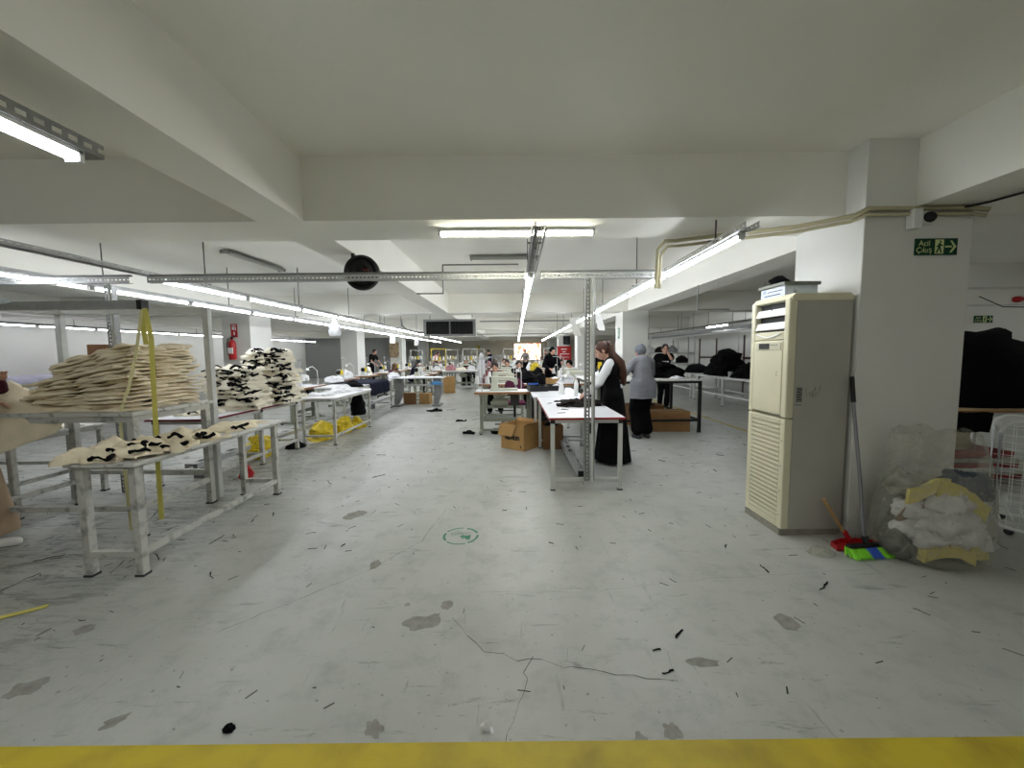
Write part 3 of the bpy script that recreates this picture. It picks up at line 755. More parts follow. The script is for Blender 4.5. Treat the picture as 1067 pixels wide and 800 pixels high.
# ------------------------------------------------------------------ fabric on the left
def lay(name, label, cat, group, loc, w, d, h, seed, m, rz=0, rx=0, ry=0, **k):
    o = cloth_slab(w, d, h, seed, **k).build(name, m, smooth=True, ang=70)
    o.location = loc; o.rotation_euler = (rx, ry, rz)
    return tag(o, label, cat, group)
z = 1.022
G = 'cream fabric pieces in the tall stack'
for k in range(19):
    q = k/18; w = .96-.30*q; h = .048
    cxk = -3.02 - w/2 + .025*rnd.uniform(-1,1); tilt = -.25*min(1, q*1.3)
    lay('fabric_piece', 'flat cream cotton piece in the tall stack on the raised table', 'fabric', G, (cxk, 3.46+.04*rnd.uniform(-1,1), z + (w/2)*sin(-tilt)*.55), w, .70-.08*q, h, 2+k*.13, M_cream, rz=rnd.uniform(-.07,.07), ry=tilt, wav=.85, edge=.13, nx=24, ny=16, rp=12, rk=.45, es=k*1.9)
    z += .0215
for k in range(7):
    lay('fabric_piece', 'loose cream cotton piece spread left of the tall stack', 'fabric', 'cream pieces spread on the raised table', (-3.98+.08*k, 3.38+.06*(k%3), 1.022+.010*k), .62, .42, .035, 40+k*2.3, M_cream, rz=rnd.uniform(-.5,.5), wav=.8, edge=.2)
# the draped cloth held by the person at the left edge
m = MB(); rings = []
for i in range(13):
    u = i/12; ring = []
    for j in range(17):
        v = j/16
        x = -4.16+.60*u; y = 2.94+.30*v+.1*u; zz = 1.06+.2*(1-u)**2*(.4+.6*v)
        if v < .4: zz = zz-(.4-v)*1.15*(1-.55*u)
        p = Vector((x, y, zz)); ring.append(p+noise.noise_vector(p*4.5)*.045)
    rings.append(ring)
m.loft(rings, False, closed=False)
o = m.build('fabric_piece', M_cream, smooth=True, ang=90); s = o.modifiers.new('Solidify','SOLIDIFY'); s.thickness = .006
tag(o, 'cream cloth hanging over the table corner, held by the person at the left edge', 'fabric')
lay('fabric_bundle', 'small cream bundle on the corner of the low table', 'fabric', None, (-4.72, 3.95, .747), .42, .25, .10, 71, M_cream2, wav=1, edge=.25)
def trim_strips(mb, w, d, h, seed, n=3):
    r = random.Random(seed)
    for k in range(n):
        if n <= 2 and k: break
        s = r.choice((-1, 1)); x = r.uniform(-.4,.4)*w; y0 = -d/2*1.0
        pts = []
        ang = r.uniform(-.5,.5)
        for i in range(7):
            q = i/6; pts.append((x + (q-.5)*w*.35*cos(ang), y0-.012 + abs(q-.5)*d*.3, h*(.35+.5*sin(q*pi)) + .01*r.uniform(-1,1)))
        mb.tube(pts, [r.uniform(.005,.017) for _ in pts], 6)
    for k in range(max(1,n-1)):
        x = w*r.uniform(.34,.5); pts = [(x+.02*r.uniform(-1,1), d*(.5*i/4-.55+.1*r.uniform(-1,1)), h*(.4+.45*r.random())) for i in range(5)]
        mb.tube(pts, [r.uniform(.005,.018) for _ in pts], 6)
def trimmed(loc, w, d, h, seed, rz, label, group, n=3, wav=.75, edge=.2, m=M_cream2):
    o = cloth_slab(w, d, h, seed, wav=wav, edge=edge, nx=16, ny=12, rp=10, rk=.5).build('garment', m, smooth=True, ang=70); o.location = loc; o.rotation_euler.z = rz
    tag(o, label, 'garment', group)
    b = MB(); trim_strips(b, w, d, h, int(seed*10), n); b.build('black_trim', M_blackcloth, o, smooth=True)
    return o
# two piles of cream garments with black trim on the maroon-edged table
for (px, py, n, lab, g, dz) in ((-3.56, 5.1, 10, 'cream garment with black trim in the nearer, lower pile', 'garments in the nearer trimmed pile', .053),
                           (-3.44, 5.72, 14, 'cream garment with black trim in the farther, taller pile', 'garments in the taller trimmed pile', .053)):
    z = .772
    for k in range(n):
        s = 1-.012*k
        trimmed((px+rnd.uniform(-.03,.03)-.004*k, py+rnd.uniform(-.03,.03), z), .58*s, .46, .10, px*3+k*1.9, rnd.uniform(-.3,.3), lab, g, 4, wav=.5, edge=.14)
        z += dz
trimmed((-3.7, 4.62, .772), .4, .3, .05, 9.2, .2, 'single cream garment lying flat before the trimmed piles', None, 2)
# bench pieces
for k, (x, y, w, d, rz) in enumerate(((-2.74,2.56,.30,.24,.1),(-2.58,2.66,.34,.24,-.3),(-2.72,2.70,.32,.22,.5),(-2.56,2.84,.30,.26,.2),(-2.68,2.92,.34,.22,-.5),(-2.60,3.06,.28,.26,.4),(-2.56,3.2,.28,.22,-.2),(-2.70,3.08,.26,.2,.9))):
    trimmed((x, y, .772+.02*(k%3)), w, d, .06, 5+k*3.1, rz, 'cream piece with black trim in the nearest bunch on the bench', 'cream pieces at the near end of the bench', 2, wav=1.25, edge=.4, m=M_cream)
trimmed((-2.66, 3.72, .772), .36, .5, .045, 33, .15, 'single cream piece with black ties at the far end of the bench', None, 2, edge=.3, m=M_cream)
# yellow strap looped over the bar end
M_strap = mat('pale_yellow_strap', (214,206,104), .6, var=.12, scale=12)
o = thing('strap', 'pale yellow strap looped over the bar end, hanging to the floor', 'strap', (-2.95, 3.17, 0))
m = MB(); m.ribbon([(-.005,.03,1.55),(-.01,.02,1.72),(.0,.01,1.80),(.03,-.0,1.83),(.05,-.01,1.80),(.075,-.01,1.6),(.07,-.02,1.1),(.065,-.03,.6),(.06,-.03,.12)], (.028,.016,0)); m.build('wide_band', M_strap, o, smooth=True)
m = MB(); m.ribbon([(.03,.0,1.835),(.0,.0,1.78),(-.04,-.02,1.5),(-.10,-.05,1.2),(-.135,-.08,1.06),(-.14,-.1,.9),(-.135,-.1,.4),(-.125,-.1,.06)], (.016,.012,0)); m.build('narrow_band', mat('pale_strap', (218,212,160), .6), o, smooth=True)
m = MB(); m.ribbon([(.04,.01,1.84),(.03,.02,1.7),(.05,.02,1.5),(.055,.02,1.3)], (.02,.01,0)); m.build('twisted_end', mat('brown_strap', (150,138,90), .6), o, smooth=True)
# clear hanger bundle under white string
o = thing('hanger_bundle', 'bundle of clear plastic hangers on the bar at the left edge', 'hangers', (-4.2, 3.12, 1.88))
for k in range(7):
    m = MB(); yy = -.06+.02*k; zz = .01*(k%3)
    m.tube([(-.28,yy,zz),(-.1,yy,.03+zz),(.0,yy,.05+zz),(.12,yy,.035+zz),(.25,yy,.0+zz),(.0,yy,-.02+zz),(-.25,yy,zz)], .006, 6); m.build('hanger', mat('clear_grey_plastic', (226,236,236), .15, spec=.7), o, smooth=True)
m = MB(); m.tube([(-.2,0,.04),(-.06,0,.2),(-.08,0,.31)], .003, 5); m.tube([(.02,0,.05),(-.06,0,.2)], .003, 5); m.build('string', M_paper, o)
# red cloth scrap under table
heap('cloth_scrap', .13, .16, .16, 4, M_red, (-3.2, 4.62, 0), 'small red crumpled cloth on the floor beneath the bench', 'cloth', n=20, amp=.03, sc=8)

# white table goods: crumpled white, dark cloths, yellow sacks beneath
for k, (x, y, w, d, h, rz) in enumerate(((-3.25,6.7,.4,.4,.05,.2),(-3.2,7.15,.42,.4,.06,-.4),(-3.05,7.5,.3,.35,.05,.7),(-3.3,7.6,.3,.3,.09,.1))):
    lay('cloth_piece', 'crumpled white cloth on the round-cornered table', 'cloth', 'white cloths on the round-cornered table', (x,y,.772), w, d, h, 15+k*2, M_white, rz=rz, wav=.9, edge=.3)
heap('cloth_piece', .45, .3, .1, 8, M_blackcloth, (-3.35, 8.25, .782), 'black crumpled cloth lying before the navy drape', 'cloth', n=24, amp=.03, sc=6)
heap('cloth_piece', .35, .22, .12, 9, M_blackcloth, (-3.5, 8.6, .782), 'second black crumpled cloth beside the navy drape', 'cloth', n=24, amp=.03, sc=6)
for k, (x, y, w, d, h) in enumerate(((-3.62,5.6,.42,.5,.34),(-3.25,6.75,.36,.5,.36),(-3.12,7.3,.3,.45,.36),(-3.05,7.75,.3,.3,.28))):
    heap('yellow_sack', w, d, h*.8, 20+k*3, M_yellow, (x-.08,y+.05,.0), ['yellow plastic sack on the floor beneath the trimmed garment piles','nearest yellow sack under the round-cornered table','middle yellow sack under the round-cornered table','farthest yellow sack under the round-cornered table'][k], 'sack', n=40, amp=.09, sc=6, prof=3)
heap('cloth_piece', .28, .3, .42, 31, M_blackcloth, (-2.98, 7.55, .30), 'black cloth hanging over the sacks under the round-cornered table', 'cloth', n=20, amp=.03, sc=6, prof=2.5)
heap('cloth_piece', .3, .35, .1, 35, M_blackcloth, (-3.45, 6.15, 0), 'black cloth dropped on the floor beneath the left tables', 'cloth', n=20, amp=.03, sc=6)
# navy drape: lies on the table, hangs over the front edge
m = MB(); rings = []
prof = [(.0,.79),(.25,.80),(.6,.795),(.78,.79),(.88,.79),(.905,.76),(.91,.6),(.915,.5)]
for j in range(19):
    y = 8.95+1.35*j/18; ring = []
    for (x, zz) in prof:
        p = Vector((-4.14+x, y, zz)); f = noise.noise_vector(Vector((p.x*3, p.y*5, p.z*2)))*.02
        p += Vector((abs(f.x) if x > .85 else f.x, f.y, abs(f.z) if zz > .77 else f.z)); ring.append(p)
    rings.append(ring)
m.loft(rings, False, closed=False); o = m.build('cloth_drape', M_navy, smooth=True, ang=80); s = o.modifiers.new('Solidify','SOLIDIFY'); s.thickness = .012; s.offset = 1
tag(o, 'navy cloth spread over the left table and hanging off its edge', 'cloth')
# bag hung from the inner light row
t = thing('hanging_bag', 'white plastic bag hanging from the inner left lamp row', 'bag', (-3.72, 8.35, 1.85))
m = MB(); rings = []
for (zz, w, d) in ((0,.10,.03),(.03,.13,.06),(.12,.135,.07),(.2,.12,.06),(.26,.07,.04),(.31,.05,.02),(.36,.045,.012)):
    rings.append([Vector((w*cos(2*pi*j/20)*(1+.08*noise.noise(Vector((j,zz*9,0)))), d*sin(2*pi*j/20), zz+.02*noise.noise(Vector((j*.7,zz,3))))) for j in range(20)])
m.loft(rings); m.build('bag_body', M_white, t, smooth=True)
m = MB(); m.cyl((0,0,.35),(0,0,.40),.006,6); m.build('hook', M_galvd, t)
for (x,y,l) in ((-4.9,16.3,'white paper hanging from the outer left lamp row'),(-4.9,20.4,'white paper hanging far down the outer left lamp row')):
    m = MB(); m.obox((0,0,0),(.22,.01,.3),(.1,.1,.2)); o = m.build('hanging_paper', M_paper, loc=(x,y,2.06)); tag(o, l, 'paper')
# papers clipped near the upright post
for k, (x, y, zz, rz, ry) in enumerate(((.70,4.35,1.66,.5,.75),(1.0,4.5,1.72,-.9,.7))):
    m = MB(); m.ribbon([(-.05,0,.09),(-.02,.01,.03),(.02,0,-.04),(.05,-.01,-.09)], (.0,.12,0)); o = m.build('hanging_paper', M_paper, loc=(x,y,zz+.07)); o.rotation_euler = (0,ry-.6,rz)
    tag(o, ('white sheet hung on the left side of the upright post','white sheet hung on the right side of the upright post')[k], 'paper')

# wrapped sheets on left wall table, boxes behind
for k in range(4):
    lay('sheet_bundle', 'flat white wrapped sheet bundle on the left wall table', 'bundle', 'wrapped sheets on the left wall table', (-12.0+.03*k, 8.55+.66*k, .882), 1.1, .62, .2, 60+k, M_lilac, rz=.03*k, wav=.3, edge=.08)
def carton(name, label, loc, w, d, h, rz=0, m=M_card, flaps=True, t=.006, fill=None, cat='box'):
    o = thing(name, label, cat, loc, rz)
    b = MB(); b.box(-w/2,w/2,-d/2,d/2,0,t)
    for s in (-1,1): b.box(s*w/2-t/2-s*t/2, s*w/2+t/2-s*t/2, -d/2,d/2,0,h); b.box(-w/2+t,w/2-t,s*d/2-t/2-s*t/2,s*d/2+t/2-s*t/2,0,h)
    b.build('carton_walls', m, o)
    if flaps == 'closed':
        b = MB(); b.box(-w/2,w/2,-d/2,-.002,h,h+t); b.box(-w/2,w/2,.002,d/2,h,h+t); b.build('lid_flaps', m, o)
        b = MB(); b.box(-w/2-.001,w/2+.001,-.025,.025,h+t,h+t+.001); b.build('tape', mat('packing_tape',(190,165,120),.3), o)
    elif flaps:
        L = min(w,d)*.42
        for (p, s, rot) in (((w/2,0,h),(t,d,L),(0,.5,0)),((0,d/2,h),(w,t,L),(.9,0,0)),((-w/2,0,h),(t,d,L),(0,-2.3,0))):
            R = Matrix.Translation(p) @ Euler(rot).to_matrix().to_4x4(); q = MB(); q.xf = R; q.box(-s[0]/2,s[0]/2,-s[1]/2,s[1]/2,0,s[2]); q.build('flap', m, o)
    if fill: 
        heap('contents', w*.9, d*.9, h*.25, 3, fill, (0,0,h*.8), None, None, n=20, amp=.03, sc=7, parent=o)
    return o
for (x, y, zz, w, d, h, l) in ((-11.62,11.28,1.345,.5,.45,.46,'upper of two brown cartons stacked on the left wall table'),(-11.62,11.28,.882,.55,.5,.46,'lower of two brown cartons stacked on the left wall table'),(-11.7,11.0,0,.7,.6,.6,'brown carton with its lid shut under the left wall table')):
    carton('cardboard_box', l, (x,y,zz), w, d, h, .06, M_card2, 'closed')

# ------------------------------------------------------------------ floor-standing air conditioner (grille faces -x)
ac = thing('air_conditioner', 'tall cream floor-standing air conditioner beside the near column', 'air conditioner', (2.325, 3.225, 0))
W, D, H = .49, .47, 1.88          # W along x, D along y (front width)
m = MB(); m.box(-W/2+.01, W/2-.01, -D/2+.012, D/2-.012, 0, .05); m.build('plinth', mat('scuffed_plinth',(150,146,134),.6,var=.3,scale=9), ac)
m = MB(); m.box(-W/2+.075, W/2, -D/2, D/2, .05, H-.05); m.build('side_casing', M_acside, ac, bevel=.006)
m = MB()
pr = [(-W/2+.03,H-.055),(-W/2+.03,H-.02),(-W/2+.05,H),(W/2-.02,H),(W/2+.002,H-.02),(W/2+.002,H-.055)]
m.loft([[Vector((p[0], y, p[1])) for p in pr] for y in (-D/2-.004, D/2+.004)]); m.build('top_cap', M_accream, ac, bevel=.006)
# front frame with openings: outlet (z 1.56..1.83) and intake grille (z .10...93)
xf, xb = -W/2, -W/2+.075
f = MB()
for s in (-1, 1): f.box(xf+.012, xb, s*(D/2-.0275)-.0275, s*(D/2-.0275)+.0275, .93, H-.03)
f.box(xf+.012, xb, -D/2+.055, D/2-.055, 1.83, H-.03)
f.build('front_frame', M_accream, ac, bevel=.012)
f = MB(); f.box(xb-.012, xb, -D/2+.055, D/2-.055, 1.54, 1.83); f.build('outlet_recess', M_dark, ac)
for (z0, rot) in ((1.75, .35), (1.645, .35)):
    v = MB(); v.obox((xf+.03, 0, z0), (.012, D-.115, .062), (0, rot, 0)); v.build('louver', M_mwhite, ac, bevel=.003)
v = MB(); v.box(xf+.03, xf+.034, -.004,.004, 1.77, 1.83)
v.build('louver', M_dark, ac)
p = MB(); p.box(xf+.016, xb, -D/2+.055, D/2-.055, 1.535, 1.60); lp = p.build('outlet_lip', M_accream, ac, bevel=.006)
p = MB(); p.tube([(xf+.012, -.15+.30*k/10, 1.585-.03*sin(pi*k/10)) for k in range(11)], .006, 6); p.build('lip_curve', M_mwhite, ac)
p = MB(); p.box(xf+.010, xb, -D/2+.056, D/2-.056, .945, 1.53); p.build('front_panel', M_accream, ac, bevel=.008)
dp = MB(); dp.box(xf+.004, xf+.012, -.165, .14, 1.455, 1.515); db = dp.build('display_strip', mat('display_cream',(206,202,178),.3), ac, bevel=.003)
s_ = MB(); s_.box(xf+.001, xf+.005, -.03, .10, 1.463, 1.508); s_.build('display_window', M_black, db)
s_ = MB(); vs, fs = text_mb('······', .05, depth=0); s_.add([(xf+.003, .125-.0-v.x*.25, 1.487+v.y*.3) for v in vs], fs)
for k in range(3): s_.box(xf+.002, xf+.005, -.065-.03*k, -.05-.03*k, 1.49, 1.498)
s_.build('button', M_galvd, db)
s_ = MB()
for zz in (1.40-.12, 1.385-.13): s_.box(xf+.008, xf+.011, -.125, -.115, zz, zz+.008)
s_.build('indicator', M_galvd, ac)
g = MB()
for s in (-1, 1): g.box(xf+.014, xb, s*(D/2-.0275)-.0275, s*(D/2-.0275)+.0275, .05, .922)
g.box(xf+.014, xb, -D/2+.055, D/2-.055, .05, .105); g.box(xf+.014, xb, -D/2+.055, D/2-.055, .895, .922)
g.build('intake_frame', M_accream, ac, bevel=.008)
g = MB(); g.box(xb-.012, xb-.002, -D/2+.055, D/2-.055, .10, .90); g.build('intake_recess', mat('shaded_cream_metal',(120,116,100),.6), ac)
n = 22
for k in range(n):
    zz = .122+(.885-.122)*k/(n-1)
    g = MB(); g.obox((xf+.028, 0, zz), (.034, D-.112, .006), (0, -.75, 0)); g.obox((xf+.018,0,zz+.006),(.006,D-.112,.02)); g.build('intake_slat', M_accream, ac)
s_ = MB()
for zz in (.16,.35,.55,.75,.88): s_.cyl((xf+.015, -D/2+.028, zz), (xf+.010, -D/2+.028, zz), .004, 8)
s_.build('screw', M_galvd, ac)
s_ = MB(); s_.box(-W/2+.09, -W/2+.135, -D/2-.004, -D/2, 1.055, 1.17); st = s_.build('rating_label', mat('label_grey',(120,120,114),.4), ac)
s_ = MB()
for k in range(5): s_.box(-W/2+.097, -W/2+.128-.006*(k%2), -D/2-.0045, -D/2-.004, 1.07+.02*k, 1.078+.02*k)
s_.build('label_lines', M_dark, st)
s_ = MB(); s_.box(-W/2+.085,-W/2+.13,-D/2-.008,-D/2,1.03,1.038); s_.build('latch', M_galvd, ac)
s_ = MB()
for pts in (((.0,.06),(.012,.03),(.02,.07),(.03,.02),(.035,.08),(.045,.10),(.05,.05),(.04,.03)), ((-.02,.03),(-.03,.09)), ((.06,.03),(.075,.08),(.085,.11))):
    P = [Vector((-.055+p[0], -D/2-.001, 1.07+p[1])) for p in pts]
    s_.tube(P, .0014, 4)
s_.build('pen_scribble', M_dark, ac)
# clutter on top of it
bx_ = thing('storage_box', 'white carton with dark lid resting on the air conditioner', 'box', (2.29, 3.30, H), .0)
m = MB(); m.box(-.13,.13,-.15,.15,0,.085); m.build('box_body', mat('pale_blue_white_card',(206,214,222),.6,c2=(150,165,185),scale=14,thr=(.36,.42)), bx_, bevel=.003)
m = MB(); m.box(-.145,.145,-.165,.165,.085,.112); m.build('lid', mat('grey_green_lid',(112,114,104),.5), bx_, bevel=.004)
for (z0,) in ((.03,),(.055,)):
    pass
m = MB(); m.box(-.132,-.1305,-.1,.1,.02,.028); m.box(-.132,-.1305,-.12,.06,.05,.056); m.build('printed_lines', mat('print_blue',(60,80,120),.6), bx_)
heap('glove', .17, .15, .075, 14, M_blackcloth, (2.23, 3.32, H+.113), 'black crumpled glove on the lidded box', 'glove', n=20, amp=.03, sc=9)

# broom and dustpan before the column
br = thing('broom', 'broom with grey handle and green and blue bristles leaning at the column', 'broom', (2.515, 2.70, 0), .1)
m = MB(); m.tube([(0,.02,.07),(.025,.10,.5),(.05,.20,1.0),(.056,.215,1.07)], .0115, 10); h_ = m.build('handle', mat('grey_painted_tube',(132,132,136),.35,.3), br, smooth=True)
m = MB(); m.tube([(.055,.213,1.06),(.066,.245,1.25)], [.016,.014], 10); m.build('black_grip', M_black, h_, smooth=True)
m = MB(); m.cbox((0,0,.062), (.30,.045,.026)); m.cyl((0,.005,.07),(.004,.025,.12),.02,10); m.build('brush_block', M_black, br, bevel=.006)
for (x0, x1, c, nm) in ((-.155,-.03,(132,214,40),'green_bristles'),(-.035,.05,(44,84,186),'blue_bristles'),(.045,.155,(132,214,40),'green_bristles')):
    b = MB(); r_ = random.Random(int(x0*1000)+500)
    for k in range(150):
        x = r_.uniform(x0, x1); y = r_.uniform(-.022,.022)
        e = (x*1.12+r_.uniform(-.015,.015), y*2.0-.045+r_.uniform(-.015,.01), .004+.01*r_.random())
        b.tube([(x,y,.056),((x+e[0])/2*1.01,(y+e[1])/2,.032),e],[.0035,.004,.0025],4)
    b.build(nm, mat('bristle_%d'%c[0], c, .6), br)
dp_ = thing('dustpan', 'red dustpan with wooden stick lying behind the broom head', 'dustpan', (2.525, 2.795, 0), .05)
m = MB(); pr = [(-.19,-.05),(.19,-.05),(.17,.03),(.06,.07),(-.06,.07),(-.17,.03)]
m.prism(pr, .002, .008)
for a, b in zip(pr[1:], pr[2:]+pr[:1]):
    if b == pr[0] and a == pr[0]: continue
    if (a, b) == (pr[5], pr[0]) or True:
        A, B = Vector(a+(0,)), Vector(b+(0,)); mid = (A+B)/2; L = (B-A).length
        if abs(A.y+.05) < .001 and abs(B.y+.05) < .001: continue
        m.obox((mid.x, mid.y, .02), (L, .006, .035), (0,0,atan2(B.y-A.y, B.x-A.x)))
m.build('pan', M_red, dp_, bevel=.002)
m = MB(); m.cyl((0,.06,.03),(-.03,.075,.09),.018,10); m.build('socket', M_red, dp_)
m = MB(); m.tube([(-.02,.07,.06),(-.15,.14,.32)], .0125, 10); m.build('wooden_stick', mat('stick_wood',(176,140,92),.6,var=.2,scale=10), dp_, smooth=True)

# transparent refuse bag, with its contents
bag = thing('refuse_bag', 'large clear plastic sack of fabric waste beside the column', 'bag', (2.93, 2.67, 0))
m = MB(); rings = []; NS = 72
prof = [(0,.24),(.008,.33),(.04,.39),(.12,.415),(.22,.42),(.32,.415),(.42,.40),(.52,.375),(.60,.35),(.68,.335),(.75,.33),(.82,.325),(.87,.31),(.885,.29)]
for i, (zz, r) in enumerate(prof):
    ring = []
    for j in range(NS):
        a = 2*pi*j/NS; q = i/(len(prof)-1)
        c = Vector((cos(a)*r*.82, sin(a)*r*.64, zz))
        f = noise.noise(Vector((cos(a)*1.4, sin(a)*1.4, zz*2.2)))*.06 + noise.noise(Vector((cos(a)*5, sin(a)*5, zz*5+7)))*.035*(.4+q)
        c.x *= 1+f*1.4; c.y *= 1+f*1.8
        # the open top sags: high at both sides, low in the front middle
        if zz > .5:
            s = (zz-.5)/.385
            dip = .30*max(0, -sin(a)*.9+.0)*(.55+.45*cos(a*2+pi)) if sin(a) < 0 else 0
            c.z -= dip*s; c.z += .05*s*noise.noise(Vector((cos(a)*2.5, sin(a)*2.5, 3)))
        c += noise.noise_vector(c*14)*.007 + noise.noise_vector(c*30)*.0025*(1 if i > 2 else 0)
        if i == 0: c.z = .002
        ring.append(c)
    rings.append(ring)
m.loft(rings, False); m.add(rings[0], [tuple(range(NS-1,-1,-1))])
m.build('clear_sack', M_film, bag, smooth=True, ang=60)
def crumple(r, seed, sq=(1,1,1), n=24, mm=16, amp=.45):
    b = MB(); b.ell((0,0,0), (r*sq[0], r*sq[1], r*sq[2]), n, mm)
    b.v = [v*(1+amp*noise.noise(Vector(v)/r*1.6+Vector((seed,0,0)))) + noise.noise_vector(Vector(v)/r*4+Vector((0,seed,0)))*r*.16 for v in b.v]
    return b
def content(name, label, cat, group, c, r, seed, sq, m, amp=.45):
    o = crumple(r, seed, sq, amp=amp).build(name, m, smooth=True, ang=75); o.location = (2.90+c[0]*.95, 2.67+c[1]*.75, c[2]); return tag(o, label, cat, group)
M_scrapw = mat('waste_white', (214,214,216), .85, bump=.6, bscale=18, var=.1); M_foam = mat('yellow_foam', (214,200,112), .8, var=.15, scale=9, bump=.2)
for k, (x, y, zz, r, sq) in enumerate(((-.15,-.06,.36,.10,(1.2,.8,.8)),(-.02,-.15,.30,.13,(1.2,.7,.9)),(.10,-.15,.24,.13,(1,.7,1)),(-.18,-.05,.24,.09,(1,.8,.9)),(.02,-.13,.42,.11,(1.3,.8,.7)),(-.08,-.10,.2,.12,(1,.9,.9)),(.22,-.06,.16,.12,(1,.9,.9)))):
    content('fabric_scrap', 'white crumpled fabric scrap inside the clear sack', 'fabric scrap', 'white scraps in the clear sack', (x,y,zz), r, k*2.7, sq, M_scrapw)
for k, (x, y, zz, r, sq, l) in enumerate(((-.20,.02,.52,.11,(1.0,.8,.8),'rumpled grey film at the upper left inside the clear sack'),(-.24,-.02,.12,.10,(1,.9,.8),'dark rumpled film at the lower left inside the clear sack'),(.05,.06,.25,.17,(1.3,.5,1),'grey rumpled film at the back inside the clear sack'))):
    content('plastic_film', l, 'plastic', None, (x,y,zz), r, 30+k*4.1, sq, mat('film_grey',(150,148,134),.4,var=.3,scale=7) if k != 1 else mat('film_dark',(92,92,84),.4,var=.4,scale=7), .6)
content('fabric_scrap', 'dark blue-grey cloth near the top of the clear sack', 'fabric scrap', None, (.2,-.03,.50), .15, 51, (1.2,.8,.7), mat('dusk_blue_cloth',(66,74,84),.8,bump=.4))
def strip(c, d, rot, label, m=M_foam, name='foam_strip', cat='foam'):
    b = MB(); n = 10
    b.loft([[Vector((d[0]*(i/n-.5), yy, zz + .05*sin(i/n*3+c[0]*9))) + noise.noise_vector(Vector((i*.4,c[0]*5,yy*9)))*.012 for (yy,zz) in ((-d[1]/2,-d[2]/2),(d[1]/2,-d[2]/2),(d[1]/2,d[2]/2),(-d[1]/2,d[2]/2))] for i in range(n+1)])
    o = b.build(name, m, smooth=True, ang=40); o.location = (2.90+c[0]*.95, 2.67+c[1]*.75, c[2]); o.rotation_euler = rot; tag(o, label, cat)
strip((-.13,-.14,.50), (.27,.02,.10), (0,.10,0), 'short yellow foam strip high inside the clear sack')
strip((.10,-.16,.43), (.38,.02,.11), (0,.32,0), 'long yellow foam strip slanting across the clear sack')
strip((-.01,-.19,.06), (.34,.05,.07), (0,.12,0), 'yellow foam strip at the bottom of the clear sack')
strip((.17,-.16,.09), (.22,.03,.10), (0,-.3,0), 'pale yellow foam end at the lower right of the clear sack')
strip((.06,-.22,.17), (.15,.006,.13), (.1,.05,0), 'brown cardboard piece inside the clear sack', M_card, 'cardboard_piece', 'cardboard')
strip((-.21,-.12,.36), (.12,.006,.12), (.2,.5,0), 'folded brown paper at the left inside the clear sack', M_card2, 'paper_piece', 'paper')
# clear crumpled film scrap on the floor by the air conditioner
o = heap('plastic_film', .2, .14, .035, 44, M_film, (2.2, 2.72, 0.001), 'clear plastic scrap on the floor before the air conditioner', 'plastic', n=22, amp=.04, sc=8)

# big black heap on the wood-edged table, black cloth hanging below it
m = MB(); rings = []
for i, (zz, x0, x1, dd) in enumerate(((0,-.70,.95,.55),(.1,-.70,.97,.56),(.3,-.66,.95,.52),(.5,-.60,.82,.46),(.66,-.50,.60,.40),(.76,-.38,.40,.33),(.82,-.16,.44,.27),(.855,-.10,.40,.22),(.85,-.04,.34,.12))):
    ring = []
    for j in range(56):
        a = 2*pi*j/56; ca, sa = cos(a), sin(a)
        p = Vector(((x0+x1)/2+(x1-x0)/2*math.copysign(abs(ca)**.7,ca), dd*math.copysign(abs(sa)**.7,sa), zz))
        f = noise.noise_vector(p*3.5+Vector((9,0,0)))*.05+noise.noise_vector(p*10)*.02
        p += f*(1 if i else .4); p.z = max(0, p.z) if i else 0; ring.append(p)
    rings.append(ring)
m.loft(rings); o = m.build('garment_heap', M_blackcloth, smooth=True, ang=80, loc=(5.4, 4.78, .802)); tag(o, 'big black garment heap on the wood-edged table behind the near column', 'clothes', None, 'stuff')
m = MB(); rings = []
for zz, t_ in ((.58,.03),(.68,.035),(.79,.03)):
    rings.append([Vector((4.52+.48*j/14-.02*(zz<.65)*(j/14), 4.06-.02*noise.noise(Vector((j*.5,zz*4,1))), zz+.01*noise.noise(Vector((j*.4,0,4))))) for j in range(15)])
m.loft(rings, False, closed=False); o = m.build('hanging_cloth', M_blackcloth, smooth=True); s = o.modifiers.new('Solidify','SOLIDIFY'); s.thickness = .012; tag(o, 'black cloth hanging under the edge of the wood-edged table', 'cloth')
heap('sack', .65, .5, .42, 61, mat('beige_sack',(176,168,142),.85,var=.15,scale=5,bump=.3), (5.0, 4.6, .315), 'bulging beige sack on the stacked sheets under the wood-edged table', 'sack', n=36, amp=.04, sc=4, prof=2.5)
for k in range(5):
    o = MB(); o.obox((0,0,.03), (1.1-.05*k, .8, .055), (0,0,.06*(-1)**k)); q = o.build('stacked_sheet', mat('sheet_'+'ab'[k%2], ((150,60,58),(176,172,160))[k%2], .7, var=.15), bevel=.01, loc=(5.1, 4.65, .062*k+.002))
    tag(q, ['bottom','second','third','fourth','top'][k]+(' red' if k%2==0 else ' pale')+' sheet of the pile on the floor under the wood-edged table', 'sheet')
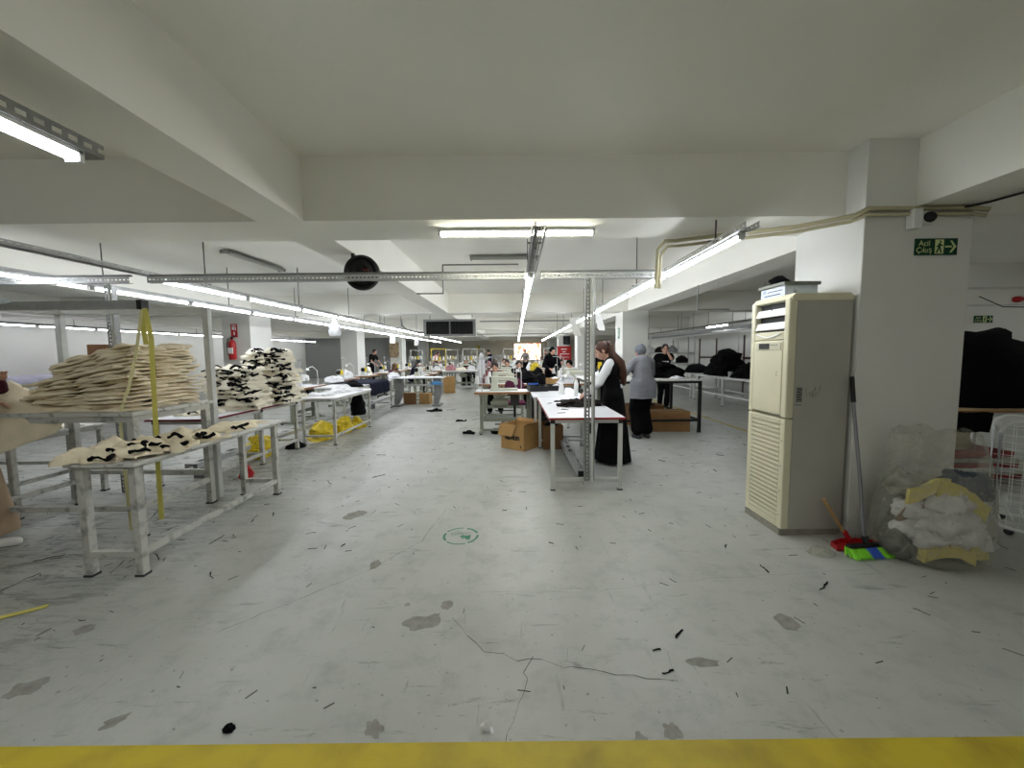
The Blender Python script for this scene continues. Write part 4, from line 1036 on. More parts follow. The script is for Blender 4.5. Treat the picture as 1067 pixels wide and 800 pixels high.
# white wire cart
ct = thing('wire_cart', 'white wire basket cart standing at the right edge', 'wire cart', (3.80, 3.02, 0), radians(-46))
def rr_path(w, h, r, z0):
    P = []
    for (cx_, cz_, a0) in ((w-r, z0+r, -90), (w-r, z0+h-r, 0), (r, z0+h-r, 90), (r, z0+r, 180)):
        for k in range(6): a = radians(a0+18*k); P.append((cx_+r*cos(a), 0, cz_+r*sin(a)))
    P.append(P[0]); return P
def wire_panel(y, name):
    f = MB(); P = [(p[0], y, p[2]) for p in rr_path(.62,.84,.09,.05)]; f.tube(P, .0125, 8, cap=False); fo = f.build(name, M_mwhite, ct, smooth=True)
    g = MB()
    for k in range(1, 10): g.cyl((.062*k, y, .06),(.062*k, y, .88), .0025, 5)
    for k in range(1, 15): g.cyl((.012, y, .05+.056*k),(.608, y, .05+.056*k), .0025, 5)
    g.build('wire_mesh', M_mwhite, fo)
wire_panel(0, 'side_frame'); wire_panel(.42, 'side_frame')
g = MB()
for k in range(9): g.cyl((.03+.07*k, 0, .12),(.03+.07*k, .42, .12), .003, 5)
for x in (.03,.59): g.cyl((x,0,.12),(x,.42,.12),.008,6)
g.build('base_grid', M_mwhite, ct)
for x in (.08,.54):
    for y in (0.0,.42):
        g = MB(); g.ell((x,y,.027),(.027,.012,.027),12,8); g.cyl((x,y,.03),(x,y,.06),.008,6); g.build('caster', M_dark, ct, smooth=True)

# ------------------------------------------------------------------ right middle: boxes, table goods
b1 = carton('cardboard_box', 'open brown carton with black lettering in front of the sewing table', (.115, 6.0, 0), .44, .38, .38, radians(-39), M_card, False)
m = MB(); R = Matrix.Translation((-.10,-.205,.40)) @ Euler((pi-.16,0,0)).to_matrix().to_4x4(); m.xf = R
m.prism([(-.14,0),(.09,0),(.06,.08),(.04,.14),(-.15,.16)], -.003, .003)
m.v = []; m.f = []; m.m = []
m.xf = Matrix.Translation((-.0,-.194,.38)) @ Euler((-pi/2-.2,0,0)).to_matrix().to_4x4()
m.prism([(-.235,0),(.09,0),(.07,.05),(.05,.10),(.02,.18),(-.25,.175)], -.003, .003); m.build('torn_flap', M_card, b1)
m = MB(); R = Matrix.Translation((.0,.19,.38)) @ Euler((-.5,0,0)).to_matrix().to_4x4(); m.xf = R; m.box(-.21,.21,-.003,.003,0,.05); m.build('flap', M_card, b1)
m = MB(); R = Matrix.Translation((.22,.0,.38)) @ Euler((0,.9,0)).to_matrix().to_4x4(); m.xf = R; m.box(-.003,.003,-.18,.18,0,.05); m.build('flap', M_card, b1)
m = MB(); vs, fs = text_mb('navion', .135, depth=.0); [m.add([(v.x*.78+dx_, -.1915, .19+v.y*1.05) for v in vs], fs) for dx_ in (-.006,-.002,.002,.006)]; m.box(.15,.17,-.1915,-.191,.04,.07); m.box(.155,.165,-.1915,-.191,.075,.085); m.build('black_lettering', M_black, b1)
carton('cardboard_box', 'brown carton holding black cloth beneath the white table', (.60, 6.05, 0), .3, .42, .36, radians(4), M_card2, False, fill=M_blackcloth)
# black crates stacked under second table
cr0 = None
for k in range(4):
    lab = ['bottom','second','third','top'][k]+' crate of the black stack between the sewing table and the white table'
    c = thing('plastic_crate', lab, 'crate', (.50, 6.75, .165*k+.001))
    b = MB(); b.box(-.15,.15,-.2,.2,0,.01)
    for s in (-1,1):
        for zz in (.0,.06,.12): b.box(s*.15-.005,s*.15+.005,-.2,.2,zz,zz+.035); b.box(-.15,.15,s*.2-.005,s*.2+.005,zz,zz+.035)
        for q in (-.2,-.1,0,.1,.2): b.box(s*.15-.006,s*.15+.006,q-.008,q+.008,0,.155)
        for q in (-.15,-.05,.05,.15): b.box(q-.008,q+.008,s*.2-.006,s*.2+.006,0,.155)
    b.build('crate_body', M_black, c)
# goods on the white tables
for k,(x,y,w,d,h,rz) in enumerate(((.86,4.95,.50,.34,.05,.1),(.98,5.0,.36,.3,.05,-.3),(.75,5.02,.36,.2,.04,.5),(.9,5.06,.4,.3,.08,.2))):
    lay('cloth_piece', 'dark brown-black cloth piece in the flat bunch on the white table', 'cloth', 'dark cloth bunch on the white table', (x,y,.785+.02*(k%3)), w, d, h, 80+k*3, M_browncloth, rz=rz, wav=.9, edge=.35)
for (x,y,h,l,c) in ((.99,6.05,.25,'white spray can with blue print standing on the white table','can'),(.80,6.35,.17,'short white cone of thread on the white table','thread cone')):
    o = thing('spray_can' if c=='can' else 'thread_cone', l, c, (x,y,.782))
    if c == 'can':
        m = MB(); m.lathe([(0,0),(.034,0),(.034,.2),(.024,.215),(0,.215)],n=16); m.build('can_body', M_mwhite, o, smooth=True)
        m = MB(); m.lathe([(.0345,.03),(.0345,.17)],n=16); m.f = [f for i,f in enumerate(m.f) if i < 6]; m.m = m.m[:len(m.f)]; m.build('blue_print', M_blue, o)
        m = MB(); m.lathe([(0,.215),(.025,.215),(.025,.25),(0,.25)],n=14); m.build('cap', M_mwhite, o, smooth=True)
    else:
        m = MB(); m.lathe([(0,0),(.06,0),(.03,.17),(0,.17)],n=14); m.build('thread', M_paper, o, smooth=True)
for k,(x,y,rz,l) in enumerate(((.45,7.0,.1,'black flat tray at the far left of the white table'),(.78,7.1,-.1,'black flat tray at the far middle of the white table'))):
    o = thing('tray', l, 'tray', (x,y,.782), rz); m = MB(); m.box(-.16,.16,-.2,.2,0,.01)
    for s in (-1,1): m.box(s*.16-.006,s*.16+.006,-.2,.2,.01,.09); m.box(-.16,.16,s*.2-.006,s*.2+.006,.01,.09)
    m.build('tray_body', M_black, o, bevel=.002)
heap('cloth_piece', .2,.2,.09,90,M_blackcloth,(.45,7.0,.795),'black cloth lying in the left tray on the white table','cloth',n=18,amp=.03,sc=8)
heap('cloth_piece', .16,.16,.10,91,M_white,(.80,7.05,.795),'white crumpled cloth in the middle tray on the white table','cloth',n=18,amp=.04,sc=9)
o = thing('blue_box','small bright blue plastic box at the far end of the white table','box',(.40,7.38,.782)); m = MB(); m.box(-.09,.09,-.07,.07,0,.006)
for s in (-1,1): m.box(s*.09-.004,s*.09+.004,-.07,.07,.006,.1); m.box(-.09,.09,s*.07-.004,s*.07+.004,.006,.1)
m.build('box_body', M_blue, o, bevel=.002)
for k,(x,y,rz) in enumerate(((.55,4.35,.3),(.62,4.6,-.5),(.5,5.2,.9))):
    lay('cloth_scrap','tiny dark thread scrap on the white table','scrap','thread scraps on the white table',(x,y,.782),.09,.02,.008,95+k,M_browncloth,rz=rz,nx=6,ny=3)
# under black-legged table
carton('cardboard_box','open brown carton with dark cloth under the black-legged table',(2.62,7.75,0),.62,.45,.42,.05,M_card2,False,fill=M_browncloth)
carton('cardboard_box','wide brown carton lying in front under the black-legged table',(2.85,7.25,0),.75,.38,.36,-.05,mat('carton_mid',(150,112,72),.85,var=.15,scale=5),'closed')
heap('garment_heap',1.0,.6,.3,101,M_blackcloth,(2.9,7.75,.952),'black garments bunched on the black-legged table','clothes',n=56,amp=.13,sc=4.5,kind='stuff')
heap('cloth_piece',.3,.3,.04,102,M_white,(3.1,7.35,.952),'white papers and cloth at the corner of the black-legged table','cloth',n=18,amp=.03,sc=8)
o = thing('glass_cup','small grey cup on the right wall table','cup',(5.62,10.1,.782)); m = MB(); m.lathe([(0,0),(.05,0),(.06,.14),(.052,.14),(.045,.01),(0,.01)],n=16); m.build('cup_body', M_galv, o, smooth=True)
heap('garment_heap',.95,1.55,.74,110,M_blackcloth,(5.98,11.0,.782),'tall black garment heap on the right wall table','clothes',n=64,amp=.15,sc=3,kind='stuff',prof=1.2)
heap('garment_heap',.85,1.1,.42,111,M_blackcloth,(5.96,9.75,.782),'lower black garment heap spilling towards the air conditioner','clothes',n=56,amp=.12,sc=3.6,kind='stuff')
heap('garment_heap',.7,.9,.3,112,M_blackcloth,(5.9,12.6,.782),'small black garment heap on the second right wall table','clothes',n=36,amp=.06,sc=3,kind='stuff')
# shelving by right wall
def shelf(name,label,x,y,w,d,h,levels,m):
    o = thing(name,label,'shelf',(x,y,0))
    for sx in (-1,1):
        for sy in (-1,1):
            q = MB(); q.cbox((sx*(w/2-.02),sy*(d/2-.02),h/2),(.04,.04,h)); q.build('upright', m, o)
    for z in levels:
        q = MB(); q.box(-w/2,w/2,-d/2,d/2,z-.02,z); q.box(-w/2,w/2,-d/2,-d/2+.02,z-.06,z-.02); q.box(-w/2,w/2,d/2-.02,d/2,z-.06,z-.02); q.build('shelf_board', m, o)
    return o
shelf('steel_shelf','white steel shelf rack standing beyond the right wall tables',6.4,16.0,1.8,.6,2.05,(.4,1.0,1.42),M_steel)
shelf('steel_shelf','white steel shelf rack behind the nearer one at the right wall',6.7,18.5,2.0,.6,2.0,(.4,.95,1.4),M_steel)
sh3 = shelf('steel_shelf','brown steel shelf frame by the right wall behind the black heap',7.7,14.0,.7,3.0,1.95,(.5,1.25),mat('brown_steel',(70,48,40),.5))
for k,(x,y,zz,w,d,h,mm,l) in enumerate(((6.0,16.0,1.421,.4,.4,.25,M_browncloth,'dark cloth bundle on the upper board of the right shelf rack'),(6.5,16.0,1.421,.4,.4,.3,M_greywall,'grey bundle on the upper board of the right shelf rack'),(6.9,16.0,1.001,.5,.4,.3,M_browncloth,'brown bundle on the middle board of the right shelf rack'),(6.1,16.0,1.001,.5,.4,.25,M_purple,'dark red bundle on the middle board of the right shelf rack'),(6.4,18.5,1.401,.6,.4,.4,M_white,'white bundle on the farther right shelf rack'),(7.0,18.5,1.401,.5,.4,.3,mat('green_bundle',(110,124,84),.8),'greenish bundle on the farther right shelf rack'))):
    heap('cloth_bundle',w,d,h,120+k,mm,(x,y,zz),l,'bundle',n=20,amp=.04,sc=5,prof=2.2)
# wall panels on right wall (pale boards leaning)
for k in range(4):
    m = MB(); m.box(-.02,.0,-.55,.55,0,1.75); o = m.build('wall_board', M_wall, bevel=.004, loc=(8.19,11.2+1.2*k,.35)); tag(o,['nearest','second','third','farthest'][k]+' pale board in the row on the right wall','wall panel')

# ------------------------------------------------------------------ people
M_eye = mat('eye_dark',(40,30,26),.2); M_lip = mat('lip',(160,88,84),.5)
M_hair = {'brown':mat('brown_hair',(74,44,30),.5,var=.4,scale=30,stretch=(1,1,.1)),'black':mat('black_hair',(20,18,18),.5,var=.3,scale=30),'dark':mat('dark_brown_hair',(42,30,26),.5,var=.3,scale=30)}
def ik(a, b, l1, l2, pole):
    a, b = Vector(a), Vector(b); d = b-a; L = min(d.length, (l1+l2)*.995); d.normalize()
    x = (l1*l1-l2*l2+L*L)/(2*L); h = sqrt(max(0, l1*l1-x*x)); p = Vector(pole); p = (p-d*p.dot(d)).normalized()
    return a+d*x+p*h, a+d*L
def head_mesh(mb, c, R, s):
    n, mm = 28, 20; rings = []
    for i in range(mm+1):
        ph = pi*(i+.001)/(mm+.002); z = -cos(ph); q = sin(ph); ring = []
        for j in range(n):
            a = 2*pi*j/n; d = Vector((q*cos(a), q*sin(a), z))
            w = .078*(1-.18*max(0,-d.z)**1.5); p = Vector((d.x*w, d.y*.098, d.z*.118))
            if d.y > 0:
                if d.z < -.3: p.y += .012*d.y
                g = math.exp(-(d.x/.14)**2); p.y += g*.026*math.exp(-((d.z+.14)/.14)**2)      # nose
                p.y += g*.008*math.exp(-((d.z+.02)/.2)**2)
                for sx in (-1,1): p.y -= .010*math.exp(-((d.x-sx*.36)/.17)**2-((d.z-.06)/.13)**2)   # eye sockets
                p.y += .007*math.exp(-(d.x/.24)**2-((d.z+.45)/.07)**2)                         # lips
                p.y += .008*math.exp(-(d.x/.3)**2-((d.z+.8)/.15)**2)                           # chin
            ring.append(Vector(c)+R@(p*s))
        rings.append(ring)
    mb.loft(rings)
    for sx in (-1,1):
        mb.ell(Vector(c)+R@(Vector((sx*.077,-.008,-.005))*s),(.012*s,.022*s,.032*s),10,7,rot=R)
        mb.ell(Vector(c)+R@(Vector((sx*.029,.083,.010))*s),(.013*s,.006*s,.007*s),10,6,1,rot=R)
        mb.ell(Vector(c)+R@(Vector((sx*.030,.089,.028))*s),(.018*s,.004*s,.004*s),8,5,1,rot=R)
    mb.ell(Vector(c)+R@(Vector((0,.096,-.052))*s),(.022*s,.006*s,.006*s),10,6,2,rot=R)
def hand_mesh(mb, w, d, s, side, curl=.5, up=Vector((0,0,1))):
    d = Vector(d).normalized(); lat = d.cross(up)
    if lat.length < .2: lat = d.cross(Vector((1,0,0)))
    lat.normalize(); nrm = lat.cross(d).normalized()
    R = Matrix((lat, d, nrm)).transposed()
    mb.ell(Vector(w)+d*.045*s, (.040*s,.055*s,.017*s), 12, 8, rot=R)
    for k, (ox, L) in enumerate(((-.028,.066),(-.010,.076),(.010,.072),(.027,.056))):
        p = Vector(w)+d*.085*s+lat*ox*s; pts = [p-d*.02*s, p]; a = curl*.35
        for q in range(3):
            a += curl*.45; p = p+(d*cos(a)-nrm*sin(a))*L/2.6*s; pts.append(p)
        mb.tube(pts, [.0095*s,.009*s,.0085*s,.008*s,.006*s], 8)
    b = Vector(w)+d*.03*s-lat*side*.034*s; pts = [b, b+(-lat*side*.75+d*.55)*.03*s, b+(-lat*side*.75+d*1.2)*.052*s-nrm*.008*s, b+(-lat*side*.45+d*1.9)*.062*s-nrm*.02*s]
    mb.tube(pts, [.013*s,.012*s,.010*s,.007*s], 8)

def person(label, loc, rz, H=1.62, sit=False, lean=.12, hands=((-.22,.38,1.0),(.22,.38,1.0)), top=None, sleeve='long', under=None, bottom=('trousers',None), hair=('short','dark'), head=(.35,0), feet=None, shoes=None, vox=.018, long_top=0, scarf=None, group=None, curl=.6, print_=False, name='person'):
    s = H/1.66; t = thing(name, label, 'person', loc, rz, group)
    P = Vector((0, 0, .58 if sit else .915*s))
    Rl = Euler((-lean,0,0)).to_matrix()
    up = lambda x,y,z: P+Rl@(Vector((x,y,z))*s)
    N, C = up(0,0,.50), up(0,0.0,.33)
    Rh = Euler((-head[0],0,head[1])).to_matrix(); Hc = N+Rl@(Vector((0,.015,.06))*s)+Rh@(Vector((0,.025,.075))*s)
    S = {k: up(k*.165,0,.445) for k in (-1,1)}
    arms = {}
    for k, hd in zip((-1,1), hands):
        hd = Vector(hd); e, w = ik(S[k], hd, .285*s, .255*s, (k*.7,-.35,-.8)); arms[k] = (e, w)
    legs = {}
    for k in (-1,1):
        hp = P+Vector((k*.088*s,0,-.01))
        if feet: an = Vector(feet[0 if k < 0 else 1])+Vector((0,0,.085*s))
        elif sit: an = Vector((k*.13,.36,.10))
        else: an = Vector((k*.085*s,-.01,.085*s))
        kn, an2 = ik(hp, an, .43*s, .42*s, (0,1,.15)); legs[k] = (hp, kn, an2)
    def torso(g): return [(P+Vector((-.055*s,0,0)),P+Vector((.055*s,0,0)),.115*s+g,.115*s+g),(P+Vector((0,0,.05*s)),C,.118*s+g,.128*s+g,.78),(up(-.03,0,.34),up(.03,0,.34),.125*s+g,.125*s+g),(S[-1]*.9+S[1]*.1,S[1]*.9+S[-1]*.1,.06*s+g,.06*s+g),(C,up(0,-.01,.47),.12*s+g,.06*s+g,.7)]
    def arm(g, part=1.0):
        r = []
        for k in (-1,1):
            e, w = arms[k]; r.append((S[k], e if part > .45 else S[k].lerp(e,.62), .052*s+g*1.1, (.042 if part > .45 else .048)*s+g*1.2))
            if part > .5: r.append((e, e.lerp(w, part), .040*s+g, .030*s+g))
        return r
    def leg(g, cut=1.0):
        r = []
        for k in (-1,1):
            hp, kn, an = legs[k]; r += [(hp,kn,.085*s+g,.058*s+g),(kn,kn.lerp(an,cut),.055*s+g,.040*s+g*(1.5 if cut < 1 else 1))]
        return r
    caps = torso(-.012)+arm(-.006)+leg(-.012)+[(up(0,-.01,.45),Hc-Rh@(Vector((0,.015,.05))*s),.052*s,.05*s)]
    for k in (-1,1):
        hp, kn, an = legs[k]; caps.append((an+Vector((0,-.03*s,-.045*s)), an+Vector((k*.02,.13*s,-.055*s)), .036*s,.028*s))
    vs, fs = blob_mesh(caps, vox, 2)
    mb = MB(); mb.add(vs, fs); head_mesh(mb, Hc, Rh, s)
    for k in (-1,1):
        e, w = arms[k]; hand_mesh(mb, w, (w-e), s, k, curl)
    mb.build('body', [M_skin, M_eye, M_lip], t, smooth=True, ang=80)
    def garment(nm, caps, m, amp=.012, sc=7, sd=1):
        vs, fs = blob_mesh(caps, vox, 3)
        if long_top and nm == 'shirt': vs = [Vector((v.x, v.y, max(v.z, P.z+.10-long_top-.04))) for v in vs]
        q = MB(); q.add(fold(vs, amp, sc, sd), fs); return q.build(nm, m, t, smooth=True, ang=80)
    sd = hash((loc[0], loc[1])) % 97
    if under: garment('undershirt', torso(.004)[2:]+arm(.012, .97), under, .008, 11, sd)
    cs = torso(.02)
    if long_top:
        cs.append((P+Vector((0,0,.1)), up(0,-.01,.40), .20*s, .17*s, .72))
        for k in range(1,5): cs.append((P+Vector((-.085*s,0,.12-long_top*k/3)), P+Vector((.085*s,0,.12-long_top*k/3)), .160*s, .160*s))
    if sleeve: cs += arm(.016, {'long':.95,'short':.4}[sleeve])
    tp = garment('shirt' if sleeve else 'vest', cs, top, .014, 7, sd)
    if print_:
        q = MB(); c0 = up(0,.155,.33); vs_, fs_ = text_mb('▪▪▪', .09, depth=0)
        for k in range(3): q.obox(up((k-1)*.055,.15,.32),(.04,.012,.05),(-lean,0,0))
        q.build('chest_print', M_paper, tp)
    kind, bm_ = bottom[0], bottom[1]
    if kind == 'skirt':
        zb = bottom[2]; rb = bottom[3]; q = MB(); rings = []
        for i in range(15):
            u = i/14; z = P.z+.10*s-(P.z+.10*s-zb)*u; r = .125*s+.02+(rb-.145*s)*u**.8
            ring = []
            for j in range(64):
                a = 2*pi*j/64; f = 1+u*(.06*sin(9*a+2*noise.noise(Vector((a,z*3,sd))))+.05*noise.noise(Vector((cos(a)*2,sin(a)*2,z*2+sd))))
                ring.append(Vector((cos(a)*r*f, sin(a)*r*f*.86+bottom[4]*u if len(bottom) > 4 else sin(a)*r*f*.86, z)))
            rings.append(ring)
        q.loft(rings, True); q.build('skirt', bm_, t, smooth=True, ang=70)
    else: garment('trousers', leg(.018+(bottom[3] if len(bottom) > 3 else 0), bottom[2] if len(bottom) > 2 else .97)+[(P+Vector((-.05*s,0,0)),P+Vector((.05*s,0,0)),.118*s+.008,.118*s+.008)], bm_ or M_blackcloth, .010, 8, sd)
    hm = M_hair[hair[1]]; q = MB()
    def hp_(x,y,z): return Hc+Rh@(Vector((x,y,z))*s)
    if scarf:
        q.ell(hp_(0,-.022,.026),(.094*s,.108*s,.112*s),22,14,rot=Rh); q.v = fold(q.v,.008,16,sd)
        if hair[0] != 'cap':
            q.tube([hp_(0,-.05,-.06),up(0,-.02,.47),up(0,-.03,.40)],[.088*s,.10*s,.10*s],16)
        q.build('head_covering', scarf, t, smooth=True, ang=80)
    else:
        q.ell(hp_(0,-.018,.022),(.089*s,.103*s,.109*s),22,14,rot=Rh)
        if hair[0] == 'ponytail':
            q.ell(hp_(0,-.10,.055),(.05*s,.05*s,.045*s),12,8)
            h0 = hp_(0,-.11,.06); bk = Vector((0,-1,0)); dn = Vector((0,0,-1))
            q.tube([h0, h0+bk*.03*s+dn*.05*s, h0+bk*.045*s+dn*.15*s, up(0,-.15,.42), up(0,-.165,.26), up(0,-.16,.12)],[.03*s,.045*s,.062*s,.07*s,.062*s,.02*s],14)
        if hair[0] == 'long': q.tube([hp_(0,-.05,.02),hp_(0,-.08,-.1),hp_(0,-.09,-.24),hp_(0,-.09,-.34)],[.085*s,.095*s,.09*s,.05*s],16)
        if hair[0] == 'bun': q.ell(hp_(0,-.11,.06),(.05*s,.05*s,.05*s),12,8)
        q.v = fold(q.v,.006,22,sd); q.build('hair', hm, t, smooth=True, ang=80)
    if kind != 'skirt' or shoes:
        for k in (-1,1):
            an = legs[k][2]; vs, fs = blob_mesh([(an+Vector((0,-.035*s,-.05*s)), an+Vector((k*.02,.14*s,-.058*s)), .042*s,.036*s)], .012, 2)
            q = MB(); q.add([Vector((v.x,v.y,max(.003,v.z))) for v in vs], fs); q.build('shoe', shoes or M_black, t, smooth=True)
    return t
M_greyshirt = mat('grey_cotton_shirt',(128,130,136),.9,var=.12,scale=10,bump=.3); M_cap = mat('grey_knit_cap',(112,116,124),.95,var=.2,scale=20,bump=.5,bscale=90)
M_maroonc = mat('maroon_knit',(66,18,32),.9,bump=.3); M_beige = mat('beige_skirt_cloth',(168,146,120),.9,var=.1,scale=6,bump=.2)
M_sneak = mat('white_shoe',(220,218,212),.6); M_plaid = mat('reddish_plaid',(150,84,84),.9,c2=(70,50,60),scale=22,thr=(.42,.55)); M_green = mat('dark_green_cloth',(28,66,58),.9); M_brownc = mat('brown_check',(120,90,70),.9,c2=(60,44,40),scale=25,thr=(.4,.55)); M_gcloth = mat('mid_grey_cloth',(120,118,116),.9); M_pink = mat('dusty_pink_cloth',(176,128,132),.9)
person('woman with long brown ponytail in black pinafore over white sleeves at the white table', (1.33,5.16,0), radians(80), 1.60, lean=.14, hands=((-.12,.36,.90),(.10,.34,.92)), top=M_blackcloth, sleeve=None, under=M_white, bottom=('skirt',M_blackcloth,.03,.27), hair=('ponytail','brown'), head=(.45,0), shoes=M_sneak, vox=.014)
person('woman seen from behind in grey shirt and grey knitted cap', (2.19,6.55,0), radians(14), 1.57, lean=.08, hands=((-.30,.30,1.02),(.22,.38,1.0)), top=M_greyshirt, bottom=('trousers',M_blackcloth,.80,.03), hair=('cap','dark'), scarf=M_cap, head=(.3,.15), shoes=M_dark, vox=.014, long_top=.24)
person('man in black printed T-shirt with a hand raised to his face', (3.86,10.0,0), radians(170), 1.64, lean=.15, hands=((-.03,.19,1.46),(.2,.34,1.05)), top=M_blackcloth, sleeve='short', bottom=('trousers',M_blackcloth), hair=('short','black'), head=(.2,0), vox=.016, print_=True)
person('person at the left edge in maroon top and beige skirt holding cream cloth', (-4.24,2.95,0), radians(-55), 1.62, lean=.12, hands=((.0,.25,1.27),(.2,.2,1.12)), feet=((-.1,-.02,0),(.17,.17,0)), top=M_maroonc, bottom=('skirt',M_beige,.07,.30), hair=('short','dark'), scarf=M_beige, head=(.3,0), shoes=M_sneak, vox=.014)

# ------------------------------------------------------------------ sewing stations
def station(label, loc, rz, lockstitch=True, topm=M_top, edge=M_woodedge):
    t = thing('sewing_station', label, 'sewing machine', loc, rz)
    m = MB(); m.box(-.53,.53,-.27,.27,.728,.772); m.build('tabletop', topm, t, bevel=.004)
    m = MB()
    for s in (-1,1): m.box(-.534,.534,s*.272-.003,s*.272+.003,.728,.770); m.box(s*.532-.003,s*.532+.003,-.27,.27,.728,.770)
    m.build('edge_band', edge, t)
    for s in (-1,1):
        m = MB(); x = s*.43; m.box(x-.03,x+.03,-.035,.035,.05,.72); m.box(x-.025,x+.025,-.23,.23,.69,.728); m.box(x-.03,x+.03,-.26,.26,.02,.06)
        l = m.build('leg', M_greyleg, t, bevel=.005)
        m = MB()
        for y in (-.23,.23): m.cyl((x,y,0),(x,y,.025),.022,10)
        m.build('rubber_foot', M_black, l)
    m = MB(); m.box(-.40,.40,-.02,.02,.20,.27); m.box(-.40,.40,.17,.2,.06,.1); m.build('crossbar', M_greyleg, t, bevel=.004)
    m = MB(); m.obox((-.02,-.08,.13),(.42,.24,.015),(.2,0,0)); m.build('treadle', M_black, t, bevel=.004)
    m = MB(); m.lathe([(0,-.16),(.07,-.16),(.085,-.12),(.085,.08),(.07,.12),(.03,.13),(.03,.16),(0,.16)],n=18,axis='x'); m.v=[v+Vector((.10,.05,.55)) for v in m.v]; m.box(.05,.15,.0,.1,.62,.728); m.build('motor', M_greyleg, t, smooth=True, ang=40)
    m = MB(); m.box(-.26,-.10,-.04,.08,.50,.72); m.build('control_box', M_dark, t, bevel=.005)
    # the machine head
    M = M_mwhite if not lockstitch else M_palegreen
    m = MB(); m.box(-.24,.27,-.09,.09,.772,.812); b = m.build('machine_bed', M, t, bevel=.006)
    m = MB()
    prof = [(-.24,.955,.04,.075),(-.22,1.0,.05,.105),(-.10,1.03,.05,.075),(.10,1.035,.055,.08),(.19,1.03,.065,.12)]
    m.loft([[Vector((x,-w,zt-h)),Vector((x,w,zt-h)),Vector((x,w,zt-.01)),Vector((x,w*.7,zt)),Vector((x,-w*.7,zt)),Vector((x,-w,zt-.01))] for x,zt,w,h in prof])
    m.loft([[Vector((x,-w,z)),Vector((x2,-w,z)),Vector((x2,w,z)),Vector((x,w,z))] for z,x,x2,w in ((.81,.11,.25,.08),(.88,.13,.24,.06),(1.03,.12,.24,.062))])
    m.box(-.24,-.17,-.045,.045,.88,.98)
    m.build('machine_arm', M, t, smooth=True, ang=35, bevel=.006)
    m = MB(); m.lathe([(0,.0),(.06,.0),(.066,.012),(.066,.03),(.05,.04),(0,.04)],n=20,axis='x'); m.v=[v+Vector((.245,0,.96)) for v in m.v]; m.build('handwheel', M_black, t, smooth=True)
    m = MB(); m.cyl((-.21,0,.82),(-.21,0,.9),.006,8); m.box(-.225,-.195,-.03,.005,.815,.82); m.cyl((-.195,0,.83),(-.195,0,.9),.004,6); m.build('needle_bar', M_galv, t)
    m = MB(); m.box(-.10,.08,-.056,-.05,.975,1.02); m.build('dark_label', M_dark, t)
    # thread stand with cones
    m = MB(); m.cyl((.40,.18,.772),(.40,.18,1.36),.008,8); m.box(.26,.54,.17,.19,.90,.912); m.box(.28,.52,.172,.188,1.345,1.36); m.build('thread_stand', M_galv, t)
    for k,(x,c) in enumerate(((.30,M_paper),(.49,M_yellow if not lockstitch else M_paper))):
        m = MB(); m.lathe([(0,.912),(.045,.912),(.025,1.05),(0,1.05)],n=14); m.v=[v+Vector((x,.18,0)) for v in m.v]; m.build('thread_cone', c, t, smooth=True)
    m = MB(); m.tube([(-.3,.2,.772),(-.3,.2,1.1),(-.28,.1,1.2),(-.25,.02,1.16)],.006,6); m.lathe([(0,0),(.03,0),(.045,-.05),(.04,-.05),(0,-.01)],c=(-.24,.0,1.16),n=12); m.build('work_lamp', M_mwhite, t)
    return t
st0 = station('nearest wood-edged sewing table in the middle, its motor facing the aisle', (-.135,7.19,0), pi)
stw = station('white overlock sewing station nearest the left column, dark cloth beside it', (-4.6,8.6,0), radians(-90), False)
def chair(label, loc, rz, m=M_purple, group=None):
    t = thing('sewing_chair', label, 'chair', loc, rz, group)
    q = MB(); q.box(-.21,.21,-.2,.2,.42,.48); q.build('seat', m, t, bevel=.02)
    q = MB(); rings = []
    for i in range(9):
        z = .60+.34*i/8; w = .21*sqrt(max(.02,1-((i-3.2)/5.2)**2)); rings.append([Vector((w*cos(2*pi*j/16),-.21+.03*sin(2*pi*j/16)-.02*(i/8),z)) for j in range(16)])
    q.loft(rings); q.build('backrest', m, t, smooth=True)
    q = MB(); q.box(-.02,.02,-.235,-.215,.40,.7); q.cyl((0,0,.1),(0,0,.42),.025,10); q.build('stem', M_black, t)
    for k in range(5):
        q = MB(); a = 2*pi*k/5; q.tube([(0,0,.12),(.26*cos(a),.26*sin(a),.06)],[.022,.014],8); q.ell((.26*cos(a),.26*sin(a),.028),(.02,.02,.027),8,6); q.build('leg', M_black, t, smooth=True)
    return t
ch0 = chair('purple upholstered chair behind the nearest wood-edged sewing table', (.05,7.95,0), pi)
def many(lab, grp, pts, proto=st0, up=dup):
    for k,(x,y,rz) in enumerate(pts): up(proto, (x,y,0), rz, lab, grp)
R90 = pi/2
many('sewing machine table in the middle line facing away from the aisle end', 'sewing stations of the middle line', [(-.2,8.95,pi),(-.25,10.6,pi),(-.2,12.2,pi),(-.15,13.8,pi),(-.2,15.4,pi),(-.1,17,pi),(-.1,18.6,pi),(0,20.4,pi),(0,22.4,pi)])
many('sewing machine table in the line beside the right columns', 'sewing stations of the right line', [(1.55,8.95,pi),(1.6,10.6,pi),(1.6,12.3,pi),(1.65,14,pi),(1.7,15.8,pi),(1.7,17.6,pi),(1.7,19.6,pi),(1.8,22,pi)])
many('white overlock station in the line along the left columns', 'overlock stations of the left line', [(-4.9,11.4,-R90),(-4.9,13.2,-R90),(-4.9,15.0,-R90),(-4.9,16.8,-R90),(-4.9,18.6,-R90),(-4.9,20.6,-R90)], stw)
